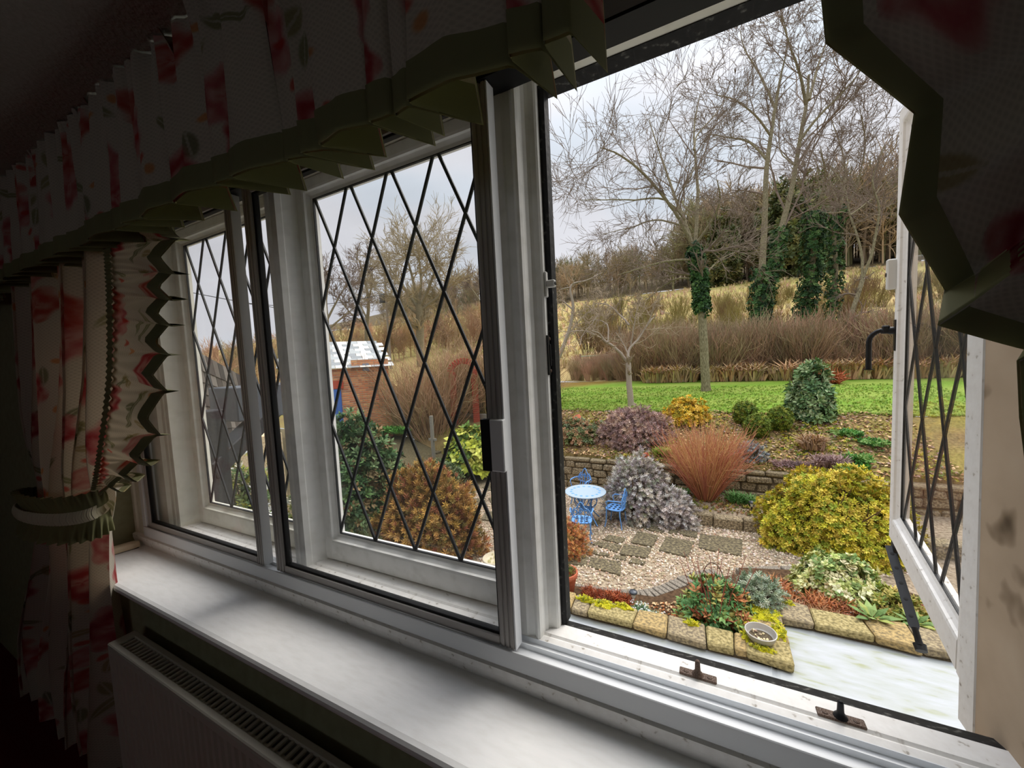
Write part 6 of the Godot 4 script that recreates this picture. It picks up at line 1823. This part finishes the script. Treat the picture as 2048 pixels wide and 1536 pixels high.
const LIMBS := {
	"A": [
		[[Vector3(-0.12, -1.87, -19.14), Vector3(-0.17, -0.03, -19.24), Vector3(-0.22, 1.76, -19.35), Vector3(-0.28, 3.10, -19.42), Vector3(-0.49, 4.45, -19.40)], 0.19, 0.15],
		[[Vector3(-0.49, 4.45, -19.40), Vector3(-0.91, 5.47, -18.81), Vector3(-1.35, 6.21, -18.19), Vector3(-2.22, 7.36, -17.37), Vector3(-3.05, 8.04, -16.54), Vector3(-3.67, 8.17, -15.78)], 0.1, 0.02],
		[[Vector3(-0.53, 4.57, -19.39), Vector3(-0.89, 5.99, -19.87), Vector3(-1.38, 7.60, -20.30), Vector3(-1.83, 9.29, -20.76), Vector3(-2.44, 11.57, -21.17)], 0.1, 0.02],
		[[Vector3(-0.45, 4.68, -19.44), Vector3(-0.30, 6.77, -19.95), Vector3(-0.36, 8.48, -20.33), Vector3(-0.42, 10.24, -20.70), Vector3(-0.15, 12.02, -21.26)], 0.1, 0.02],
		[[Vector3(-0.35, 8.24, -19.75), Vector3(-0.88, 6.95, -18.82), Vector3(-1.24, 6.34, -18.03)], 0.03, 0.015],
		[[Vector3(-0.42, 8.92, -19.76), Vector3(-0.28, 9.95, -20.66), Vector3(0.48, 11.24, -21.90), Vector3(0.95, 12.37, -22.98)], 0.05, 0.012],
		[[Vector3(-0.42, 4.00, -19.41), Vector3(-1.03, 3.95, -18.66), Vector3(-1.77, 3.80, -17.85), Vector3(-2.67, 3.46, -16.94), Vector3(-3.25, 3.21, -16.20)], 0.06, 0.015],
		[[Vector3(-0.38, 3.11, -19.37), Vector3(-1.11, 3.36, -19.76), Vector3(-1.80, 3.19, -20.14), Vector3(-2.55, 2.72, -20.47)], 0.05, 0.012],
		[[Vector3(-0.45, 4.68, -19.44), Vector3(0.26, 5.53, -19.11), Vector3(0.53, 6.11, -18.55), Vector3(0.44, 6.65, -17.79)], 0.06, 0.015],
		[[Vector3(-0.28, 3.10, -19.42), Vector3(0.57, 4.18, -21.06), Vector3(1.49, 4.86, -22.71)], 0.05, 0.012],
		[[Vector3(-0.83, 5.81, -19.33), Vector3(-1.55, 6.51, -18.30), Vector3(-2.60, 6.33, -17.04), Vector3(-3.56, 6.14, -15.83), Vector3(-4.27, 5.94, -14.75)], 0.05, 0.01],
		[[Vector3(-1.03, 5.60, -19.21), Vector3(-2.12, 6.17, -19.63), Vector3(-3.32, 6.15, -19.95), Vector3(-4.84, 6.12, -20.10)], 0.05, 0.01],
	],
	"B": [
		[[Vector3(2.73, -1.00, -28.39), Vector3(2.86, 1.65, -28.65), Vector3(3.08, 4.76, -28.99), Vector3(3.30, 8.19, -29.35), Vector3(3.47, 11.31, -29.66), Vector3(3.91, 14.41, -30.11), Vector3(4.34, 16.88, -30.52)], 0.3, 0.06],
		[[Vector3(2.97, 1.65, -28.71), Vector3(3.71, 4.80, -29.69), Vector3(4.30, 7.40, -30.56), Vector3(5.07, 10.39, -31.55), Vector3(5.56, 13.14, -32.38), Vector3(6.10, 15.96, -33.23), Vector3(6.39, 18.19, -33.92)], 0.24, 0.08],
		[[Vector3(5.70, 14.93, -31.08), Vector3(5.25, 16.35, -30.20), Vector3(4.60, 17.68, -29.21), Vector3(3.99, 18.91, -28.23)], 0.1, 0.02],
		[[Vector3(5.88, 15.23, -31.19), Vector3(6.80, 18.43, -33.02), Vector3(8.03, 21.82, -35.03)], 0.1, 0.02],
		[[Vector3(5.33, 12.76, -30.73), Vector3(6.29, 13.86, -30.55), Vector3(7.45, 14.86, -30.47), Vector3(8.28, 15.80, -30.21)], 0.09, 0.02],
		[[Vector3(3.47, 11.62, -29.69), Vector3(2.61, 13.12, -30.11), Vector3(1.51, 13.87, -30.34), Vector3(0.35, 14.48, -30.54)], 0.09, 0.02],
		[[Vector3(3.67, 13.17, -29.90), Vector3(2.77, 14.06, -28.75), Vector3(1.65, 14.61, -27.46), Vector3(0.59, 14.53, -26.16)], 0.08, 0.02],
		[[Vector3(3.97, 14.87, -30.18), Vector3(3.26, 17.42, -30.75), Vector3(2.49, 19.59, -31.26), Vector3(2.28, 21.48, -32.04)], 0.08, 0.02],
		[[Vector3(4.34, 16.88, -30.52), Vector3(4.64, 18.65, -30.24), Vector3(4.17, 20.07, -29.53)], 0.06, 0.015],
		[[Vector3(5.03, 11.21, -30.46), Vector3(4.38, 12.71, -31.36), Vector3(4.60, 15.58, -32.81)], 0.05, 0.015],
		[[Vector3(3.30, 8.19, -29.35), Vector3(2.38, 8.74, -29.48), Vector3(2.01, 9.59, -29.91)], 0.05, 0.015],
	],
	"C": [
		[[Vector3(5.31, -1.02, -30.85), Vector3(5.53, 1.57, -31.15), Vector3(6.04, 4.15, -31.60), Vector3(6.26, 6.74, -31.90), Vector3(6.23, 8.37, -32.00)], 0.22, 0.12],
		[[Vector3(6.23, 8.37, -32.00), Vector3(6.02, 10.42, -33.17), Vector3(5.34, 12.63, -34.11)], 0.08, 0.02],
		[[Vector3(6.26, 8.37, -32.01), Vector3(6.68, 10.18, -31.24), Vector3(6.17, 11.57, -29.95)], 0.08, 0.02],
		[[Vector3(6.17, 8.53, -31.98), Vector3(7.95, 8.61, -33.47), Vector3(9.32, 9.21, -34.78)], 0.09, 0.03],
	],
	"D": [
		[[Vector3(7.19, -1.16, -32.93), Vector3(7.52, 2.21, -33.34), Vector3(7.80, 4.90, -33.69), Vector3(7.73, 7.61, -33.84), Vector3(8.11, 8.95, -34.14)], 0.2, 0.08],
		[[Vector3(8.11, 8.95, -34.14), Vector3(8.79, 12.43, -35.87), Vector3(8.20, 16.59, -36.99)], 0.09, 0.02],
		[[Vector3(7.85, 7.95, -33.93), Vector3(8.81, 9.98, -33.82), Vector3(9.20, 12.58, -33.46), Vector3(8.71, 14.44, -32.59)], 0.09, 0.02],
		[[Vector3(8.11, 8.95, -34.14), Vector3(7.54, 11.58, -34.60), Vector3(7.25, 13.93, -35.18)], 0.06, 0.02],
	],
	"E": [
		[[Vector3(6.29, -1.46, -25.68), Vector3(6.40, -0.16, -25.83), Vector3(6.61, 1.13, -26.03), Vector3(7.22, 3.18, -26.50)], 0.13, 0.1],
		[[Vector3(7.22, 3.18, -26.50), Vector3(7.27, 4.80, -26.92), Vector3(6.87, 6.76, -27.14), Vector3(6.73, 8.21, -27.46), Vector3(6.11, 9.71, -27.52)], 0.07, 0.02],
		[[Vector3(7.25, 3.31, -26.52), Vector3(7.62, 4.65, -26.53), Vector3(7.85, 6.61, -26.51), Vector3(7.48, 8.04, -26.14), Vector3(7.97, 9.64, -26.22)], 0.08, 0.02],
		[[Vector3(6.70, 6.59, -26.48), Vector3(7.83, 7.50, -27.69), Vector3(9.02, 9.00, -28.98)], 0.05, 0.015],
	],
	"F": [
		[[Vector3(-2.62, -1.91, -14.75), Vector3(-2.67, -1.19, -14.77), Vector3(-2.69, -0.35, -14.82)], 0.12, 0.1],
		[[Vector3(-2.69, -0.35, -14.82), Vector3(-3.00, 0.14, -14.53), Vector3(-3.41, 0.53, -14.18), Vector3(-3.50, 0.75, -13.98), Vector3(-3.70, 0.87, -13.71)], 0.065, 0.02],
		[[Vector3(-2.69, -0.29, -14.83), Vector3(-2.67, 0.12, -15.01), Vector3(-2.40, 0.49, -15.31), Vector3(-2.07, 1.05, -15.67), Vector3(-1.79, 1.43, -15.98)], 0.06, 0.02],
		[[Vector3(-2.65, -0.16, -14.85), Vector3(-2.87, 0.32, -15.11), Vector3(-3.20, 0.83, -15.32)], 0.035, 0.015],
		[[Vector3(-2.58, 0.30, -14.93), Vector3(-2.42, 1.03, -14.78), Vector3(-2.27, 1.64, -14.62)], 0.035, 0.012],
		[[Vector3(-3.48, 0.54, -14.48), Vector3(-3.90, 0.84, -14.10), Vector3(-4.42, 0.92, -13.65), Vector3(-4.86, 0.61, -13.21)], 0.03, 0.01],
		[[Vector3(-3.36, 0.44, -14.53), Vector3(-3.41, 1.12, -14.82), Vector3(-3.89, 1.35, -14.85), Vector3(-4.30, 1.20, -14.89)], 0.035, 0.012],
		[[Vector3(-4.28, 0.40, -14.05), Vector3(-4.21, 0.78, -14.19), Vector3(-3.89, 1.23, -14.47), Vector3(-3.65, 1.60, -14.70)], 0.02, 0.01],
		[[Vector3(-2.63, 1.06, -14.95), Vector3(-2.98, 1.48, -15.10), Vector3(-3.46, 1.92, -15.19), Vector3(-3.97, 2.02, -15.24)], 0.04, 0.012],
		[[Vector3(-2.02, 1.02, -15.27), Vector3(-1.82, 1.46, -15.23), Vector3(-1.71, 1.90, -15.15)], 0.03, 0.01],
	],
	"G": [
		[[Vector3(-7.37, -1.18, -18.66), Vector3(-6.94, -0.03, -18.97), Vector3(-6.40, 1.50, -19.36), Vector3(-6.24, 2.66, -19.52), Vector3(-6.37, 3.45, -19.51), Vector3(-6.13, 3.80, -19.66), Vector3(-5.55, 3.92, -19.97), Vector3(-4.84, 4.27, -20.36)], 0.13, 0.02],
		[[Vector3(-6.25, 2.40, -19.50), Vector3(-6.94, 3.00, -19.52), Vector3(-7.53, 2.80, -19.55)], 0.05, 0.015],
		[[Vector3(-6.34, 3.58, -19.54), Vector3(-6.73, 3.42, -18.99), Vector3(-6.97, 2.89, -18.49)], 0.04, 0.015],
		[[Vector3(-6.64, 0.86, -19.18), Vector3(-6.02, 1.89, -19.92), Vector3(-5.50, 2.42, -20.56)], 0.04, 0.012],
	],
	"H": [
		[[Vector3(-30.03, 0.47, -35.29), Vector3(-30.08, 3.99, -35.52), Vector3(-30.13, 6.92, -35.70)], 0.55, 0.42],
		[[Vector3(-30.14, 6.34, -35.65), Vector3(-31.77, 8.58, -35.73), Vector3(-33.29, 10.28, -35.82), Vector3(-34.56, 12.00, -36.04)], 0.2, 0.05],
		[[Vector3(-30.13, 6.92, -35.70), Vector3(-30.26, 9.74, -35.09), Vector3(-30.32, 11.90, -34.46), Vector3(-30.34, 12.86, -33.77)], 0.2, 0.05],
		[[Vector3(-30.13, 6.92, -35.70), Vector3(-30.32, 9.98, -36.58), Vector3(-30.92, 13.16, -37.25), Vector3(-30.97, 14.55, -38.08)], 0.2, 0.05],
		[[Vector3(-30.03, 6.62, -35.73), Vector3(-28.52, 9.06, -35.94), Vector3(-27.44, 11.16, -35.89), Vector3(-27.10, 12.40, -35.41)], 0.2, 0.05],
		[[Vector3(-29.93, 6.32, -35.76), Vector3(-28.33, 8.08, -37.47), Vector3(-27.64, 9.95, -38.71), Vector3(-27.75, 11.30, -39.50)], 0.2, 0.05],
		[[Vector3(-30.26, 5.76, -35.55), Vector3(-32.58, 7.74, -35.25), Vector3(-34.66, 8.55, -34.99), Vector3(-36.25, 9.04, -34.96)], 0.15, 0.04],
		[[Vector3(-30.18, 3.99, -35.46), Vector3(-30.32, 5.06, -33.78), Vector3(-29.96, 7.66, -32.46)], 0.25, 0.1],
	],
	"I": [
		[[Vector3(-39.71, 0.24, -35.92), Vector3(-39.63, 4.79, -36.29), Vector3(-39.33, 8.68, -36.73), Vector3(-39.97, 12.30, -36.66), Vector3(-40.35, 13.95, -36.58)], 0.3, 0.08],
		[[Vector3(-39.49, 6.09, -36.45), Vector3(-41.42, 8.93, -36.79), Vector3(-43.71, 11.23, -36.91)], 0.15, 0.04],
		[[Vector3(-39.33, 8.68, -36.73), Vector3(-38.05, 11.03, -36.43), Vector3(-37.41, 12.69, -35.75)], 0.15, 0.04],
		[[Vector3(-39.56, 5.44, -36.37), Vector3(-40.40, 6.70, -34.91), Vector3(-40.94, 8.52, -33.63)], 0.13, 0.04],
	],
	"J": [
		[[Vector3(-33.61, 0.88, -25.58), Vector3(-33.55, 4.34, -25.86), Vector3(-33.64, 6.82, -25.99), Vector3(-33.26, 8.77, -26.34)], 0.25, 0.06],
		[[Vector3(-33.59, 4.84, -25.88), Vector3(-33.25, 7.43, -27.37), Vector3(-33.15, 9.13, -28.67)], 0.12, 0.03],
		[[Vector3(-33.62, 5.83, -25.94), Vector3(-33.26, 7.63, -25.13), Vector3(-32.12, 9.05, -24.69)], 0.12, 0.03],
		[[Vector3(-33.56, 3.84, -25.82), Vector3(-32.83, 5.37, -27.43), Vector3(-32.50, 6.49, -28.82)], 0.12, 0.03],
	],
	"K": [
		[[Vector3(-30.06, 1.61, -52.27), Vector3(-30.67, 6.33, -52.29), Vector3(-31.10, 10.26, -52.36), Vector3(-31.47, 13.02, -52.37)], 0.3, 0.08],
		[[Vector3(-30.86, 7.91, -52.31), Vector3(-33.23, 11.32, -52.46), Vector3(-34.84, 12.38, -52.84)], 0.14, 0.04],
		[[Vector3(-30.66, 7.11, -52.35), Vector3(-27.69, 10.69, -53.02), Vector3(-26.51, 12.74, -52.65)], 0.14, 0.04],
	],
}
const SLABS := [
	[Vector2(-1.46, -8.61), Vector2(-1.34, -8.87), Vector2(-0.83, -8.92), Vector2(-0.94, -8.47)],
	[Vector2(-1.49, -7.82), Vector2(-1.44, -8.41), Vector2(-0.99, -8.33), Vector2(-1.05, -7.79)],
	[Vector2(-0.94, -7.69), Vector2(-0.86, -8.36), Vector2(-0.30, -8.34), Vector2(-0.40, -7.62)],
	[Vector2(-0.25, -8.06), Vector2(-0.23, -8.74), Vector2(0.57, -8.77), Vector2(0.50, -8.02)],
	[Vector2(-0.83, -8.56), Vector2(-0.83, -8.74), Vector2(-0.63, -8.74), Vector2(-0.66, -8.53)],
	[Vector2(-0.62, -8.57), Vector2(-0.60, -8.75), Vector2(-0.25, -8.81), Vector2(-0.28, -8.49)],
	[Vector2(-1.62, -7.26), Vector2(-1.60, -7.71), Vector2(-1.06, -7.72), Vector2(-1.08, -7.32)],
	[Vector2(-2.06, -7.76), Vector2(-1.98, -8.03), Vector2(-1.58, -7.99), Vector2(-1.67, -7.70)],
	[Vector2(-2.20, -7.48), Vector2(-2.11, -7.69), Vector2(-1.62, -7.66), Vector2(-1.65, -7.33)],
	[Vector2(-2.05, -6.62), Vector2(-2.10, -6.97), Vector2(-1.50, -7.02), Vector2(-1.43, -6.56)],
	[Vector2(-2.51, -6.58), Vector2(-2.53, -6.92), Vector2(-2.11, -6.97), Vector2(-2.07, -6.63)],
	[Vector2(-2.29, -7.10), Vector2(-2.29, -7.25), Vector2(-1.99, -7.22), Vector2(-1.98, -7.12)],
	[Vector2(-1.97, -7.08), Vector2(-1.97, -7.22), Vector2(-1.77, -7.20), Vector2(-1.79, -7.10)],
	[Vector2(-1.69, -7.09), Vector2(-1.69, -7.23), Vector2(-1.43, -7.24), Vector2(-1.44, -7.08)],
	[Vector2(-1.39, -7.03), Vector2(-1.37, -7.22), Vector2(-1.10, -7.21), Vector2(-1.12, -7.06)],
	[Vector2(-2.69, -7.07), Vector2(-2.67, -7.25), Vector2(-2.32, -7.21), Vector2(-2.31, -7.05)],
	[Vector2(-2.50, -8.35), Vector2(-2.53, -8.69), Vector2(-2.29, -8.66), Vector2(-2.26, -8.45)],
	[Vector2(-7.81, -10.18), Vector2(-7.81, -10.63), Vector2(-6.51, -10.81), Vector2(-6.38, -10.22)],
	[Vector2(-6.74, -9.12), Vector2(-6.86, -9.82), Vector2(-6.31, -9.76), Vector2(-6.26, -9.24)],
	[Vector2(-6.29, -9.77), Vector2(-6.11, -10.31), Vector2(-5.69, -10.25), Vector2(-5.82, -9.56)],
	[Vector2(-5.98, -8.23), Vector2(-6.04, -8.89), Vector2(-5.66, -9.02), Vector2(-5.62, -8.43)],
	[Vector2(-5.61, -9.04), Vector2(-5.24, -9.41), Vector2(-4.90, -9.06), Vector2(-5.21, -8.58)],
	[Vector2(-5.05, -7.71), Vector2(-5.19, -8.23), Vector2(-4.65, -8.30), Vector2(-4.46, -7.75)]
]
